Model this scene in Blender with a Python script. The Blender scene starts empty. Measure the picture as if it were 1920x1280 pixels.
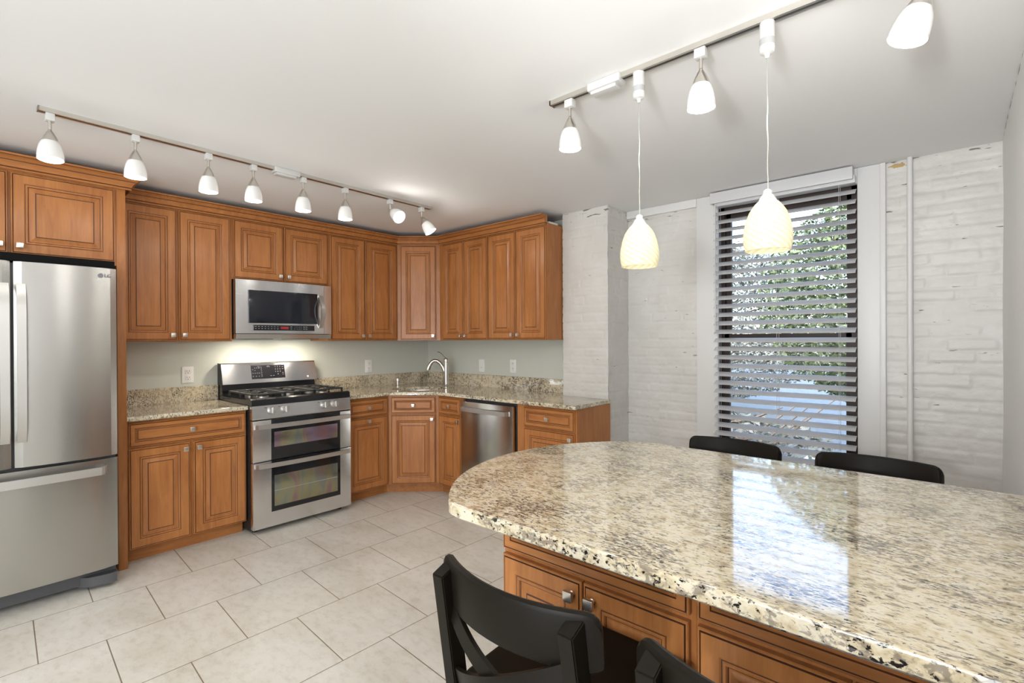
import bpy, bmesh, math, random
from mathutils import Vector, Matrix, noise as mnoise
random.seed(7)
PI = math.pi
C = bpy.context.scene.collection
SC = bpy.context.scene

# ------------------------------------------------------------------ camera
def cam_setup():
    yaw, pitch, roll, H, fpx = math.radians(41.7), math.radians(.2), math.radians(.26), 1.372, 941.0
    f = Vector((-math.sin(yaw)*math.cos(pitch), math.cos(yaw)*math.cos(pitch), -math.sin(pitch)))
    r = Vector((math.cos(yaw), math.sin(yaw), 0))
    d = f.cross(r)
    r2 = math.cos(roll)*r + math.sin(roll)*d
    d2 = -math.sin(roll)*r + math.cos(roll)*d
    cd = bpy.data.cameras.new('camera'); co = bpy.data.objects.new('camera', cd); C.objects.link(co)
    cd.sensor_width = 36; cd.sensor_fit = 'HORIZONTAL'; cd.lens = fpx/1920*36
    cd.clip_start = .03; cd.clip_end = 200
    m = Matrix((( r2.x, -d2.x, -f.x, 0), (r2.y, -d2.y, -f.y, 0), (r2.z, -d2.z, -f.z, H), (0, 0, 0, 1)))
    co.matrix_world = m
    SC.camera = co
cam_setup()
vs = SC.view_settings
vs.view_transform = 'Standard'; vs.look = 'None'; vs.gamma = 1; vs.use_curve_mapping = False
vs.exposure = 0.17

# ------------------------------------------------------------------ sky, sun, added fill lights
w = bpy.data.worlds.new('sky'); SC.world = w; w.use_nodes = True
nt = w.node_tree; bg = nt.nodes['Background']
sky = nt.nodes.new('ShaderNodeTexSky'); sky.sky_type = 'NISHITA'; sky.sun_disc = False
sky.sun_elevation = math.radians(50); sky.sun_rotation = math.radians(200); sky.air_density = 1.0; sky.dust_density = 2.5
nt.links.new(sky.outputs[0], bg.inputs[0]); bg.inputs[1].default_value = 1.25

def lamp(name, kind, loc, energy, color=(1, 1, 1), rot=(0, 0, 0), **kw):
    l = bpy.data.lights.new(name, kind); l.energy = energy; l.color = color
    for k, v in kw.items(): setattr(l, k, v)
    o = bpy.data.objects.new(name, l); o.location = loc; o.rotation_euler = rot; C.objects.link(o)
    return o
lamp('sun', 'SUN', (0, 0, 8), 3.0, (1, .95, .86), (math.radians(48), 0, math.radians(35)), angle=.02)
lamp('rear_fill', 'AREA', (-1.1, -2.45, 1.25), 34, (.86, .94, 1.0), (math.radians(74), 0, math.radians(30)), shape='RECTANGLE', size=2.0, size_y=1.25)  # added soft fill behind the camera; no rear window exists
lamp('rear_fill', 'AREA', (-.3, -2.2, 1.0), 36, (.86, .94, 1.0), Vector((-.72, .85, 0)).to_track_quat('-Z', 'Y').to_euler(), shape='RECTANGLE', size=1.2, size_y=1.2)  # second unseen fill, added low at the rear right
lamp('rear_overhead_fill', 'AREA', (-2.0, -1.1, 2.34), 32, (.95, .98, 1.0), (math.radians(34), 0, math.radians(4)), shape='RECTANGLE', size=2.6, size_y=1.3)  # added overhead fill behind the camera, not a ceiling fixture
lamp('forward_fill', 'AREA', (-.15, -1.15, 1.50), 18, (1, 1, 1), Vector((.02, .90, .36)).to_track_quat('-Z', 'Y').to_euler(), shape='DISK', size=.10)  # unseen disk light added to lift the far ceiling
lamp('ceiling_fill_spot', 'SPOT', (-.15, -.9, 1.35), 150, (.92, .96, 1), (Vector((-.25, 1.85, 2.4))-Vector((-.15, -.9, 1.35))).to_track_quat('-Z', 'Y').to_euler(), spot_size=math.radians(62), spot_blend=1.0, shadow_soft_size=.12)  # added spot aimed up to brighten the ceiling near the window
lamp('near_streak_fill', 'POINT', (-.10, .80, 2.20), 2.6, (1, .97, .93), shadow_soft_size=.03)  # added point light without fixture, makes streaks on the refrigerator steel
lamp('near_streak_fill', 'POINT', (-.62, .62, 2.20), 2.6, (1, .97, .93), shadow_soft_size=.03)  # second added point; also brightens the right side

XA, YB, YW, XR, ZC, YREAR = -4.37, 3.515, 3.67, .172, 2.40, -2.6

# ------------------------------------------------------------------ materials
class NB:
    def __init__(s, name):
        s.m = bpy.data.materials.new(name); s.m.use_nodes = True
        s.t = s.m.node_tree; s.n = s.t.nodes; s.b = s.n['Principled BSDF']; s.out = s.n['Material Output']
    def new(s, typ, **kw):
        x = s.n.new(typ)
        for k, v in kw.items(): setattr(x, k, v)
        return x
    def link(s, a, b): s.t.links.new(a, b)
    def set(s, **kw):
        for k, v in kw.items():
            k = k.replace('_', ' ')
            i = s.b.inputs[k]
            if hasattr(i.default_value, '__len__') and len(v) == 3: v = (*v, 1)
            i.default_value = v
        return s
    def coords(s, scale=(1, 1, 1), rnd=True, out='Object'):
        tc = s.new('ShaderNodeTexCoord'); mp = s.new('ShaderNodeMapping'); mp.inputs['Scale'].default_value = scale
        if rnd:
            oi = s.new('ShaderNodeObjectInfo'); ml = s.new('ShaderNodeVectorMath', operation='SCALE')
            cb = s.new('ShaderNodeCombineXYZ')
            for i in range(3): s.link(oi.outputs['Random'], cb.inputs[i])
            ml.inputs['Scale'].default_value = 7.3
            s.link(cb.outputs[0], ml.inputs[0])
            ad = s.new('ShaderNodeVectorMath', operation='ADD')
            s.link(tc.outputs[out], ad.inputs[0]); s.link(ml.outputs[0], ad.inputs[1]); s.link(ad.outputs[0], mp.inputs[0])
        else:
            s.link(tc.outputs[out], mp.inputs[0])
        return mp.outputs[0]
    def noise(s, vec, scale, detail=4, rough=.5, dist=0):
        x = s.new('ShaderNodeTexNoise'); x.inputs['Scale'].default_value = scale; x.inputs['Detail'].default_value = detail
        x.inputs['Roughness'].default_value = rough; x.inputs['Distortion'].default_value = dist
        s.link(vec, x.inputs['Vector']); return x.outputs['Fac']
    def ramp(s, fac, *stops):
        x = s.new('ShaderNodeValToRGB'); e = x.color_ramp.elements
        while len(e) < len(stops): e.new(.5)
        for el, (p, c) in zip(e, stops):
            el.position = p; el.color = (*c, 1) if len(c) == 3 else c
        s.link(fac, x.inputs[0]); return x.outputs[0]
    def mix(s, fac, a, b, mode='MIX'):
        x = s.new('ShaderNodeMix', data_type='RGBA', blend_type=mode)
        for sock, v in ((x.inputs[0], fac), (x.inputs[6], a), (x.inputs[7], b)):
            if hasattr(v, 'links') or hasattr(v, 'is_linked'): s.link(v, sock)
            else: sock.default_value = v if not isinstance(v, tuple) or len(v) == 4 else (*v, 1)
        return x.outputs[2]
    def math(s, op, a, b=None):
        x = s.new('ShaderNodeMath', operation=op)
        for i, v in enumerate((a, b)):
            if v is None: continue
            if hasattr(v, 'is_linked'): s.link(v, x.inputs[i])
            else: x.inputs[i].default_value = v
        return x.outputs[0]
    def bump(s, h, strength=.3, dist=.002, normal=None):
        x = s.new('ShaderNodeBump'); x.inputs['Strength'].default_value = strength; x.inputs['Distance'].default_value = dist
        s.link(h, x.inputs['Height'])
        if normal is not None: s.link(normal, x.inputs['Normal'])
        s.link(x.outputs[0], s.b.inputs['Normal']); return x.outputs[0]

def plain(name, col, rough=.5, metal=0, **kw):
    b = NB(name); b.set(Base_Color=col, Roughness=rough, Metallic=metal, **kw); return b.m

def wood(name, scale, c0, c1, rough=.33):
    b = NB(name); v = b.coords(scale)
    g = b.noise(v, 9, 6, .6, 1.2)
    v2 = b.coords((1, 1, .6)); g2 = b.noise(v2, 5, 3, .5)
    v3 = b.coords((scale[0]*6, scale[1]*6, scale[2]*2)); g3 = b.noise(v3, 14, 3, .6)
    f = b.math('ADD', b.math('MULTIPLY', g, .55), b.math('ADD', b.math('MULTIPLY', g2, .3), b.math('MULTIPLY', g3, .15)))
    col = b.ramp(f, (.34, c0), (.66, c1)); b.link(col, b.b.inputs['Base Color'])
    b.set(Roughness=rough, Coat_Weight=.05, Coat_Roughness=.2, Specular_IOR_Level=.32)
    b.bump(g3, .04, .0006)
    return b.m
WC0, WC1 = (.305, .108, .031), (.485, .20, .062)
M = {}
M['wood'] = wood('maple_vertical_grain', (2.6, 2.6, .28), WC0, WC1)
M['wood_h'] = wood('maple_horizontal_grain', (.28, 2.6, 2.6), WC0, WC1)
M['glaze'] = plain('brown_glaze', (.075, .024, .009), .45)
M['nickel'] = plain('satin_nickel', (.70, .67, .62), .28, 1)
M['white'] = plain('white_plastic', (.62, .61, .59), .4)
M['plate'] = plain('white_plate_plastic', (.84, .83, .80), .35)
M['black_gloss'] = plain('black_enamel', (.012, .012, .014), .12)
M['black'] = plain('black_plastic', (.015, .015, .016), .45)
M['dark_gap'] = plain('gap_shade_black', (.006, .006, .006), .9, Specular_IOR_Level=.1)  # flat black that paints the shade in the gap above the refrigerator
M['grey_plastic'] = plain('grey_plastic', (.085, .085, .09), .45)
M['cast_iron'] = plain('cast_iron', (.035, .033, .032), .6)
M['rubber'] = plain('rubber', (.02, .02, .02), .8)
M['slot'] = plain('slot_dark', (.05, .045, .04), .6)
M['print'] = plain('printed_marks', (.34, .34, .34), .5)
M['print_grey'] = plain('grey_print', (.16, .16, .17), .4)
M['brass'] = plain('burner_alloy', (.55, .54, .5), .4, 1)

def steel(name, col, rough, wav=1.0, aniso=.9):
    b = NB(name); b.set(Base_Color=col, Metallic=1.0, Roughness=rough, Anisotropic=aniso)
    tg = b.new('ShaderNodeTangent', direction_type='RADIAL', axis='Z'); b.link(tg.outputs[0], b.b.inputs['Tangent'])
    b.set(Anisotropic_Rotation=.25)
    v = b.coords((1, 1, .28)); big = b.noise(v, 4.2, 2, .4)
    v2 = b.coords((2, 2, 260)); fine = b.noise(v2, 3, 2, .6)
    n1 = b.bump(big, .12*wav, .006)
    b.bump(fine, .2, .0006, n1)
    return b.m
M['steel'] = steel('brushed_steel', (.46, .45, .43), .2)
M['steel_dw'] = steel('brushed_steel_dishwasher', (.52, .50, .46), .2, .6)
M['steel_flat'] = steel('brushed_steel_flat', (.74, .74, .75), .2, .35)
M['steel_handle'] = plain('steel_handle', (.60, .59, .57), .40, 1)
M['sink_steel'] = plain('sink_steel', (.6, .6, .58), .25, 1)

def granite(name):
    b = NB(name)
    v = b.coords((.46, 1.2, .62), rnd=False); v1 = b.coords((.8, 1, 1), rnd=False)
    base = b.ramp(b.noise(v1, 40, 4, .6, .4), (.30, (.34, .28, .19)), (.44, (.58, .49, .33)), (.58, (.69, .62, .48)), (.74, (.53, .47, .38)))
    rust = b.ramp(b.noise(v1, 11, 4, .65), (.64, (0, 0, 0)), (.74, (1, 1, 1)))
    base = b.mix(b.math('MULTIPLY', rust, .45), base, (.42, .19, .09))
    big = b.noise(v1, 7, 2, .5)
    f1 = b.noise(v, 95, 5, .62, .5)
    f1 = b.math('ADD', f1, b.math('MULTIPLY', b.math('SUBTRACT', big, .5), .28))
    grey = b.ramp(f1, (.525, (0, 0, 0)), (.585, (1, 1, 1)))
    base = b.mix(b.math('MULTIPLY', grey, .72), base, (.17, .14, .115))
    f2 = b.noise(v, 150, 4, .6, .3)
    f2 = b.math('ADD', f2, b.math('MULTIPLY', b.math('SUBTRACT', big, .5), .3))
    blk = b.ramp(f2, (.575, (0, 0, 0)), (.625, (1, 1, 1)))
    base = b.mix(blk, base, (.022, .018, .016))
    b.link(base, b.b.inputs['Base Color']); b.set(Roughness=.07, Specular_IOR_Level=.6, Coat_Weight=.3, Coat_Roughness=.02)
    return b.m
M['granite'] = granite('speckled_cream_granite')

def tile():
    b = NB('beige_stone_tile')
    tc = b.new('ShaderNodeTexCoord'); sp = b.new('ShaderNodeSeparateXYZ'); b.link(tc.outputs['Object'], sp.inputs[0])
    x, y = sp.outputs[0], sp.outputs[1]
    xs = b.math('ADD', x, 3.41)
    u = b.math('ADD', b.math('SUBTRACT', y, .269-.2295), b.math('MULTIPLY', xs, .048))
    cb = b.new('ShaderNodeCombineXYZ'); b.link(u, cb.inputs[0]); b.link(xs, cb.inputs[1])
    br = b.new('ShaderNodeTexBrick'); br.offset = .5; br.offset_frequency = 2; br.squash = 1
    for k, v in (('Scale', 1), ('Mortar Size', .0024), ('Mortar Smooth', .1), ('Bias', 0), ('Brick Width', .459), ('Row Height', .4785)):
        br.inputs[k].default_value = v
    br.inputs['Color1'].default_value = (.73, .695, .63, 1); br.inputs['Color2'].default_value = (.70, .665, .60, 1)
    br.inputs['Mortar'].default_value = (.23, .18, .12, 1)
    b.link(cb.outputs[0], br.inputs['Vector'])
    v = b.coords((.6, 1, 1), rnd=False)
    cl = b.ramp(b.noise(v, 3.5, 7, .62, .6), (.35, (.86, .84, .80)), (.6, (1, 1, 1)))
    sp2 = b.ramp(b.noise(v, 26, 5, .7), (.36, (.90, .88, .85)), (.52, (1, 1, 1)))
    col = b.mix(1.0, br.outputs['Color'], cl, 'MULTIPLY'); col = b.mix(1.0, col, sp2, 'MULTIPLY')
    b.link(col, b.b.inputs['Base Color'])
    b.set(Roughness=.42)
    b.bump(b.math('SUBTRACT', b.math('MULTIPLY', b.noise(v, 30, 4, .6), .25), br.outputs['Fac']), .35, .0015)
    return b.m
M['tile'] = tile()

def paint(name, col, bscale=60, bstr=.05, rough=.6):
    b = NB(name); b.set(Base_Color=col, Roughness=rough); v = b.coords(rnd=False)
    b.bump(b.noise(v, bscale, 4, .6), bstr, .002); return b.m
M['ceiling'] = paint('ceiling_paint', (.83, .825, .82), 40, .04, .75)
M['green_wall'] = paint('sage_grey_paint', (.60, .615, .55), 90, .05, .5)
M['trim'] = paint('white_trim_paint', (.70, .69, .675), 30, .03, .4)
M['rear'] = paint('rear_wall_paint', (.66, .64, .60), 40, .05)

def brickpaint():
    b = NB('white_painted_brick'); v = b.coords(rnd=False)
    tone = b.ramp(b.noise(v, 3.0, 4, .6), (.3, (.60, .575, .535)), (.7, (.68, .66, .63)))
    # dark cracks where paint has chipped near the ceiling line, and a patch of yellow filler
    tc = b.new('ShaderNodeTexCoord'); sp = b.new('ShaderNodeSeparateXYZ'); b.link(tc.outputs['Object'], sp.inputs[0])
    hi = b.ramp(sp.outputs[2], (0, (0, 0, 0)), (1, (0, 0, 0)))
    mr = b.new('ShaderNodeMapRange'); mr.inputs[1].default_value = 2.20; mr.inputs[2].default_value = 2.39
    b.link(sp.outputs[2], mr.inputs[0])
    vv = b.coords((5, 5, 26), rnd=False)
    ck = b.ramp(b.math('ADD', b.noise(vv, 1.6, 3, .6), b.math('MULTIPLY', mr.outputs[0], .10)), (.70, (0, 0, 0)), (.73, (1, 1, 1)))
    col = b.mix(b.math('MULTIPLY', ck, .8), tone, (.09, .07, .055))
    vd = b.new('ShaderNodeVectorMath', operation='DISTANCE')
    ms = b.new('ShaderNodeVectorMath', operation='MULTIPLY'); ms.inputs[1].default_value = (1, 0, 3.2); b.link(tc.outputs['Object'], ms.inputs[0])
    b.link(ms.outputs[0], vd.inputs[0]); vd.inputs[1].default_value = (-.268, 0, 2.372*3.2)
    yl = b.math('ADD', vd.outputs['Value'], b.math('MULTIPLY', b.noise(v, 60, 3, .6), .05))
    ym = b.ramp(yl, (.058, (1, 1, 1)), (.066, (0, 0, 0)))
    col = b.mix(ym, col, (.46, .30, .10))
    b.link(col, b.b.inputs['Base Color']); b.set(Roughness=.42)
    b.bump(b.math('ADD', b.noise(v, 38, 5, .65), b.math('MULTIPLY', b.noise(v, 9, 3, .5), .9)), .32, .006)
    return b.m
M['brick'] = brickpaint()
def plaster():
    b = NB('white_plaster'); v = b.coords(rnd=False)
    b.set(Base_Color=(.78, .77, .76), Roughness=.5)
    b.bump(b.math('ADD', b.noise(v, 26, 6, .65), b.math('MULTIPLY', b.noise(v, 5, 3, .5), 1.5)), .35, .006)
    tc = b.new('ShaderNodeTexCoord'); sp = b.new('ShaderNodeSeparateXYZ'); b.link(tc.outputs['Object'], sp.inputs[0])
    mr = b.new('ShaderNodeMapRange'); mr.inputs[1].default_value = 2.375; mr.inputs[2].default_value = 2.39; b.link(sp.outputs[2], mr.inputs[0])
    ck = b.ramp(b.math('MULTIPLY', b.noise(v, 12, 3, .6), mr.outputs[0]), (.50, (0, 0, 0)), (.54, (1, 1, 1)))
    b.link(b.mix(b.math('MULTIPLY', ck, .85), (.78, .77, .76), (.08, .07, .06)), b.b.inputs['Base Color'])
    return b.m
M['plaster'] = plaster()

def glass(name, tint=(1, 1, 1), gl=.06):
    b = NB(name); tr = b.new('ShaderNodeBsdfTransparent'); tr.inputs[0].default_value = (*tint, 1)
    g = b.new('ShaderNodeBsdfGlossy'); g.inputs['Roughness'].default_value = .01
    fr = b.new('ShaderNodeFresnel'); fr.inputs[0].default_value = 1.45
    mx = b.new('ShaderNodeMixShader'); b.link(fr.outputs[0], mx.inputs[0]); b.link(tr.outputs[0], mx.inputs[1]); b.link(g.outputs[0], mx.inputs[2])
    b.link(mx.outputs[0], b.out.inputs[0]); return b.m
M['pane'] = glass('window_glass', (.97, .98, .98))
def ovenglass(name, seed):
    b = NB(name); v = b.coords((1, 1, .35))
    c = b.ramp(b.noise(v, 6 + seed, 3, .5, .8), (.30, (.30, .24, .33)), (.42, (.34, .22, .24)), (.52, (.36, .34, .20)), (.62, (.26, .30, .27)), (.75, (.34, .28, .32)))
    b.link(c, b.b.inputs['Base Color']); b.set(Roughness=.16, Metallic=.75); return b.m
M['oven_glass'] = ovenglass('oven_window_coated_glass', 0)
M['oven_glass2'] = ovenglass('oven_window_coated_glass_lower', 1.5)
M['micro_glass'] = plain('microwave_window_glass', (.012, .014, .02), .08)
M['panel_glass'] = plain('control_panel_glass', (.018, .018, .022), .12)
def emit(name, col, st):
    b = NB(name); b.set(Base_Color=col, Emission_Color=col, Emission_Strength=st); return b.m
M['bulb'] = emit('lit_bulb', (1, .97, .92), 2.5)
M['red_led'] = emit('red_display', (.30, .02, .02), .10)
def shade_mat(name, col, st):
    b = NB(name); b.set(Base_Color=col, Roughness=.25, Emission_Color=col, Emission_Strength=st)
    ge = b.new('ShaderNodeTexCoord'); sp = b.new('ShaderNodeSeparateXYZ'); b.link(ge.outputs['Object'], sp.inputs[0])
    return b.m
M['frost'] = shade_mat('frosted_lit_glass', (.74, .73, .71), .09)
def swirl(name, st):
    b = NB(name); tc = b.new('ShaderNodeTexCoord'); sp = b.new('ShaderNodeSeparateXYZ'); b.link(tc.outputs['Object'], sp.inputs[0])
    ang = b.math('ARCTAN2', sp.outputs[1], sp.outputs[0])
    ph = b.math('ADD', b.math('MULTIPLY', ang, 14), b.math('MULTIPLY', sp.outputs[2], 330))
    wv = b.math('MULTIPLY', b.math('ADD', b.math('SINE', ph), 1), .5)
    col = b.mix(wv, (.92, .89, .74), (.80, .745, .55))
    b.link(col, b.b.inputs['Base Color']); b.link(col, b.b.inputs['Emission Color'])
    b.set(Roughness=.15, Emission_Strength=st)
    tl = b.new('ShaderNodeBsdfTranslucent'); b.link(col, tl.inputs[0])
    mx = b.new('ShaderNodeMixShader'); mx.inputs[0].default_value = .5
    b.link(b.b.outputs[0], mx.inputs[1]); b.link(tl.outputs[0], mx.inputs[2]); b.link(mx.outputs[0], b.out.inputs[0])
    return b.m
M['swirl'] = swirl('swirled_cream_glass', .24)
M['cord'] = plain('clear_cord', (.40, .40, .36), .3, .3)
M['grey_label'] = plain('grey_label', (.42, .42, .42), .5)
M['stool'] = plain('black_brown_lacquer', (.0085, .0066, .0045), .40, Specular_IOR_Level=.12)
M['sash'] = plain('dark_brown_sash', (.045, .027, .022), .5)
M['slat'] = plain('white_blind_slat', (.60, .595, .605), .4)
M['tan'] = plain('tan_card', (.45, .35, .22), .7)
M['bark'] = plain('bark', (.16, .115, .08), .9)
def leafmat(name, a, c):
    b = NB(name); v = b.coords(rnd=False)
    col = b.ramp(b.noise(v, 5, 3, .7), (.35, a), (.65, c)); b.link(col, b.b.inputs['Base Color']); b.set(Roughness=.5)
    return b.m
M['leaf_dark'] = leafmat('evergreen_leaves', (.02, .036, .014), (.14, .185, .07))
M['leaf_light'] = leafmat('pale_leaves', (.07, .08, .065), (.19, .20, .165))
M['ground'] = leafmat('yard_ground', (.035, .035, .037), (.07, .07, .074))
M['pale_block'] = plain('pale_stone', (.75, .73, .72), .8)

# ------------------------------------------------------------------ mesh helpers
class MB:
    def __init__(s): s.v = []; s.f = []; s.mi = []
    def add(s, vs, fs, mi=0):
        n = len(s.v); s.v += [tuple(p) for p in vs]
        for k, f in enumerate(fs):
            s.f.append(tuple(i+n for i in f)); s.mi.append(mi if isinstance(mi, int) else mi[k])
    def box(s, a, b, mi=0):
        (x0, y0, z0), (x1, y1, z1) = a, b
        vs = [(x0, y0, z0), (x1, y0, z0), (x1, y1, z0), (x0, y1, z0), (x0, y0, z1), (x1, y0, z1), (x1, y1, z1), (x0, y1, z1)]
        s.add(vs, [(0, 3, 2, 1), (4, 5, 6, 7), (0, 1, 5, 4), (1, 2, 6, 5), (2, 3, 7, 6), (3, 0, 4, 7)], mi); return s
    def rbox(s, a, b, r=.002, mi=0):
        # box with chamfered edges
        bm = bmesh.new(); bmesh.ops.create_cube(bm, size=1)
        for v in bm.verts:
            v.co = Vector([(a[i]+b[i])/2 + v.co[i]*(b[i]-a[i]) for i in range(3)])
        bmesh.ops.bevel(bm, geom=list(bm.edges), offset=r, segments=2, affect='EDGES', profile=.6)
        bm.verts.index_update()
        s.add([v.co[:] for v in bm.verts], [[v.index for v in f.verts] for f in bm.faces], mi); bm.free(); return s
    def prism(s, pts, axis, a, b, mi=0):
        # pts: 2D polygon, extruded along axis from a to b
        def P(p, t):
            return {'x': (t, p[0], p[1]), 'y': (p[0], t, p[1]), 'z': (p[0], p[1], t)}[axis]
        n = len(pts); vs = [P(p, a) for p in pts] + [P(p, b) for p in pts]
        fs = [(i, (i+1) % n, n+(i+1) % n, n+i) for i in range(n)] + [tuple(range(n-1, -1, -1)), tuple(range(n, 2*n))]
        s.add(vs, fs, mi); return s
    def lathe(s, prof, seg=24, c=(0, 0, 0), axis='z', mi=0, caps=True):
        n = len(prof); vs = []
        for (r, t) in prof:
            for k in range(seg):
                a = 2*PI*k/seg; x, y = r*math.cos(a), r*math.sin(a)
                p = {'z': (x, y, t), 'y': (x, t, -y), 'x': (t, x, y)}[axis]
                vs.append((p[0]+c[0], p[1]+c[1], p[2]+c[2]))
        fs = [(i*seg+k, i*seg+(k+1) % seg, (i+1)*seg+(k+1) % seg, (i+1)*seg+k) for i in range(n-1) for k in range(seg)]
        if caps:
            fs += [tuple(range(seg-1, -1, -1)), tuple((n-1)*seg+k for k in range(seg))]
        s.add(vs, fs, mi); return s
    def tube(s, path, rad, seg=10, mi=0, flat=1.0):
        # swept round (or flattened) bar along 3-D path; rad scalar or list
        n = len(path); P = [Vector(p) for p in path]; vs = []
        up = Vector((0, 0, 1)); prev = None
        for i in range(n):
            t = (P[min(i+1, n-1)]-P[max(i-1, 0)]).normalized()
            if prev is None:
                a = t.cross(up)
                if a.length < 1e-3: a = t.cross(Vector((1, 0, 0)))
                a.normalize()
            else:
                a = (prev - t*prev.dot(t)).normalized()
            prev = a; b = t.cross(a); r = rad[i] if isinstance(rad, (list, tuple)) else rad
            for k in range(seg):
                an = 2*PI*k/seg; vs.append(P[i] + a*math.cos(an)*r + b*math.sin(an)*r*flat)
        fs = [(i*seg+k, i*seg+(k+1) % seg, (i+1)*seg+(k+1) % seg, (i+1)*seg+k) for i in range(n-1) for k in range(seg)]
        fs += [tuple(range(seg-1, -1, -1)), tuple((n-1)*seg+k for k in range(seg))]
        s.add(vs, fs, mi); return s
    def sweep(s, path, prof, mi=0, closed_prof=True):
        # path: 2-D polyline (x,y); prof: list of (out, z), out measured to the RIGHT of travel; mitred corners
        n = len(path); P = [Vector(p) for p in path]; ofs = []
        for i in range(n):
            def nr(a, b):
                d = (P[b]-P[a]).normalized(); return Vector((d.y, -d.x))
            if i == 0: m = nr(0, 1)
            elif i == n-1: m = nr(n-2, n-1)
            else:
                n1, n2 = nr(i-1, i), nr(i, i+1); m = n1+n2; m = m/(m.dot(n1))
            ofs.append(m)
        k = len(prof); vs = []
        for i in range(n):
            for (o, z) in prof:
                q = P[i]+ofs[i]*o; vs.append((q.x, q.y, z))
        fs = []; mis = []
        for i in range(n-1):
            for j in range(k if closed_prof else k-1):
                j2 = (j+1) % k
                fs.append((i*k+j, i*k+j2, (i+1)*k+j2, (i+1)*k+j)); mis.append(mi if isinstance(mi, int) else mi[j])
        fs += [tuple(range(k-1, -1, -1)), tuple((n-1)*k+j for j in range(k))]; mis += [0, 0]
        s.add(vs, fs, mis); return s
    def mesh(s, name, mats, smooth=True, ang=35):
        me = bpy.data.meshes.new(name); me.from_pydata(s.v, [], s.f)
        for m in mats: me.materials.append(m)
        me.polygons.foreach_set('material_index', s.mi)
        bm = bmesh.new(); bm.from_mesh(me); bmesh.ops.recalc_face_normals(bm, faces=bm.faces); bm.to_mesh(me); bm.free()
        if smooth:
            me.shade_smooth(); me.set_sharp_from_angle(angle=math.radians(ang))
        me.update(); return me

def obj(name, mb, mats, parent=None, loc=(0, 0, 0), rot=(0, 0, 0), **kw):
    if not isinstance(mats, (list, tuple)): mats = [mats]
    me = mb.mesh(name, mats, **kw) if isinstance(mb, MB) else mb
    o = bpy.data.objects.new(name, me); C.objects.link(o); o.location = loc; o.rotation_euler = rot
    if parent is not None: o.parent = parent
    return o
def tag(o, label, cat, group=None):
    o['label'] = label; o['category'] = cat
    if group: o['group'] = group
    return o
def thing(name, label, cat, loc=(0, 0, 0), rotz=0, group=None):
    o = bpy.data.objects.new(name, None); C.objects.link(o); o.empty_display_size = .1
    o.location = loc; o.rotation_euler = (0, 0, rotz); return tag(o, label, cat, group)
def struct(name, mb, mats, parent=None, **kw):
    o = obj(name, mb, mats, parent, **kw)
    if parent is None: o['kind'] = 'structure'
    return o
def dup(root, label):
    def cp(o, par):
        c = o.copy(); C.objects.link(c)
        if par is not None: c.parent = par
        for ch in list(o.children): cp(ch, c)
        return c
    r = cp(root, None); r['label'] = label; return r
def text_mesh(body, size, mat, ext=.0004):
    cu = bpy.data.curves.new('txt', 'FONT'); cu.body = body; cu.size = size; cu.extrude = ext; cu.offset = size*.02; cu.align_x = 'CENTER'; cu.align_y = 'CENTER'
    o = bpy.data.objects.new('txt', cu); C.objects.link(o); bpy.context.view_layer.update()
    me = bpy.data.meshes.new_from_object(o.evaluated_get(bpy.context.evaluated_depsgraph_get()))
    bpy.data.objects.remove(o); bpy.data.curves.remove(cu)
    me.materials.clear(); me.materials.append(mat); return me
def text(name, body, size, mat, parent, loc):
    return obj(name, text_mesh(body, size, mat), mat, parent, loc, (PI/2, 0, 0))

def arc(cx, cy, r, a0, a1, n):
    return [(cx+r*math.cos(math.radians(a0+(a1-a0)*i/n)), cy+r*math.sin(math.radians(a0+(a1-a0)*i/n))) for i in range(n+1)]
def poly_offset(pts, d):
    # inward offset of a CCW polygon by d
    n = len(pts); out = []
    for i in range(n):
        a, b, c = Vector(pts[i-1]), Vector(pts[i]), Vector(pts[(i+1) % n])
        d1, d2 = (b-a).normalized(), (c-b).normalized()
        n1, n2 = Vector((-d1.y, d1.x)), Vector((-d2.y, d2.x)); m = n1+n2
        m = m/max(m.dot(n1), .3); q = b+m*d; out.append((q.x, q.y))
    return out
def slab(pts, z0, z1, r, hole=None):
    # stone slab with eased edges, optional hole polygon
    mb = MB(); n = len(pts)
    rings = [(r*.7, z0), (0, z0+r*.7), (0, z1-r), (r*.3, z1-r*.3), (r, z1), (r+.004, z1), (r+.008, z1)]
    vs = []
    for (d, z) in rings: vs += [(*p, z) for p in (poly_offset(pts, d) if d else pts)]
    fs = [(i*n+k, i*n+(k+1) % n, (i+1)*n+(k+1) % n, (i+1)*n+k) for i in range(len(rings)-1) for k in range(n)]
    mb.add(vs, fs)
    def cap(z, d):
        bm = bmesh.new(); es = []
        loops = [poly_offset(pts, d) if d else pts] + ([hole] if hole else [])
        for lp in loops:
            v = [bm.verts.new((*p, z)) for p in lp]
            es += [bm.edges.new((v[i], v[(i+1) % len(v)])) for i in range(len(v))]
        bmesh.ops.triangle_fill(bm, use_beauty=True, use_dissolve=False, edges=es)
        bm.verts.index_update(); mb.add([v.co[:] for v in bm.verts], [[v.index for v in f.verts] for f in bm.faces]); bm.free()
    cap(z1, r+.008); cap(z0, r*.7)
    if hole:
        h = len(hole); mb.add([(*p, z0) for p in hole]+[(*p, z1) for p in hole], [(k, (k+1) % h, h+(k+1) % h, h+k) for k in range(h)])
    bm = bmesh.new(); me = bpy.data.meshes.new('tmp'); me.from_pydata(mb.v, [], mb.f); bm.from_mesh(me)
    bmesh.ops.remove_doubles(bm, verts=bm.verts, dist=1e-5); bm.verts.index_update()
    out = MB(); out.add([v.co[:] for v in bm.verts], [[v.index for v in f.verts] for f in bm.faces]); bm.free(); bpy.data.meshes.remove(me)
    return out

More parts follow.
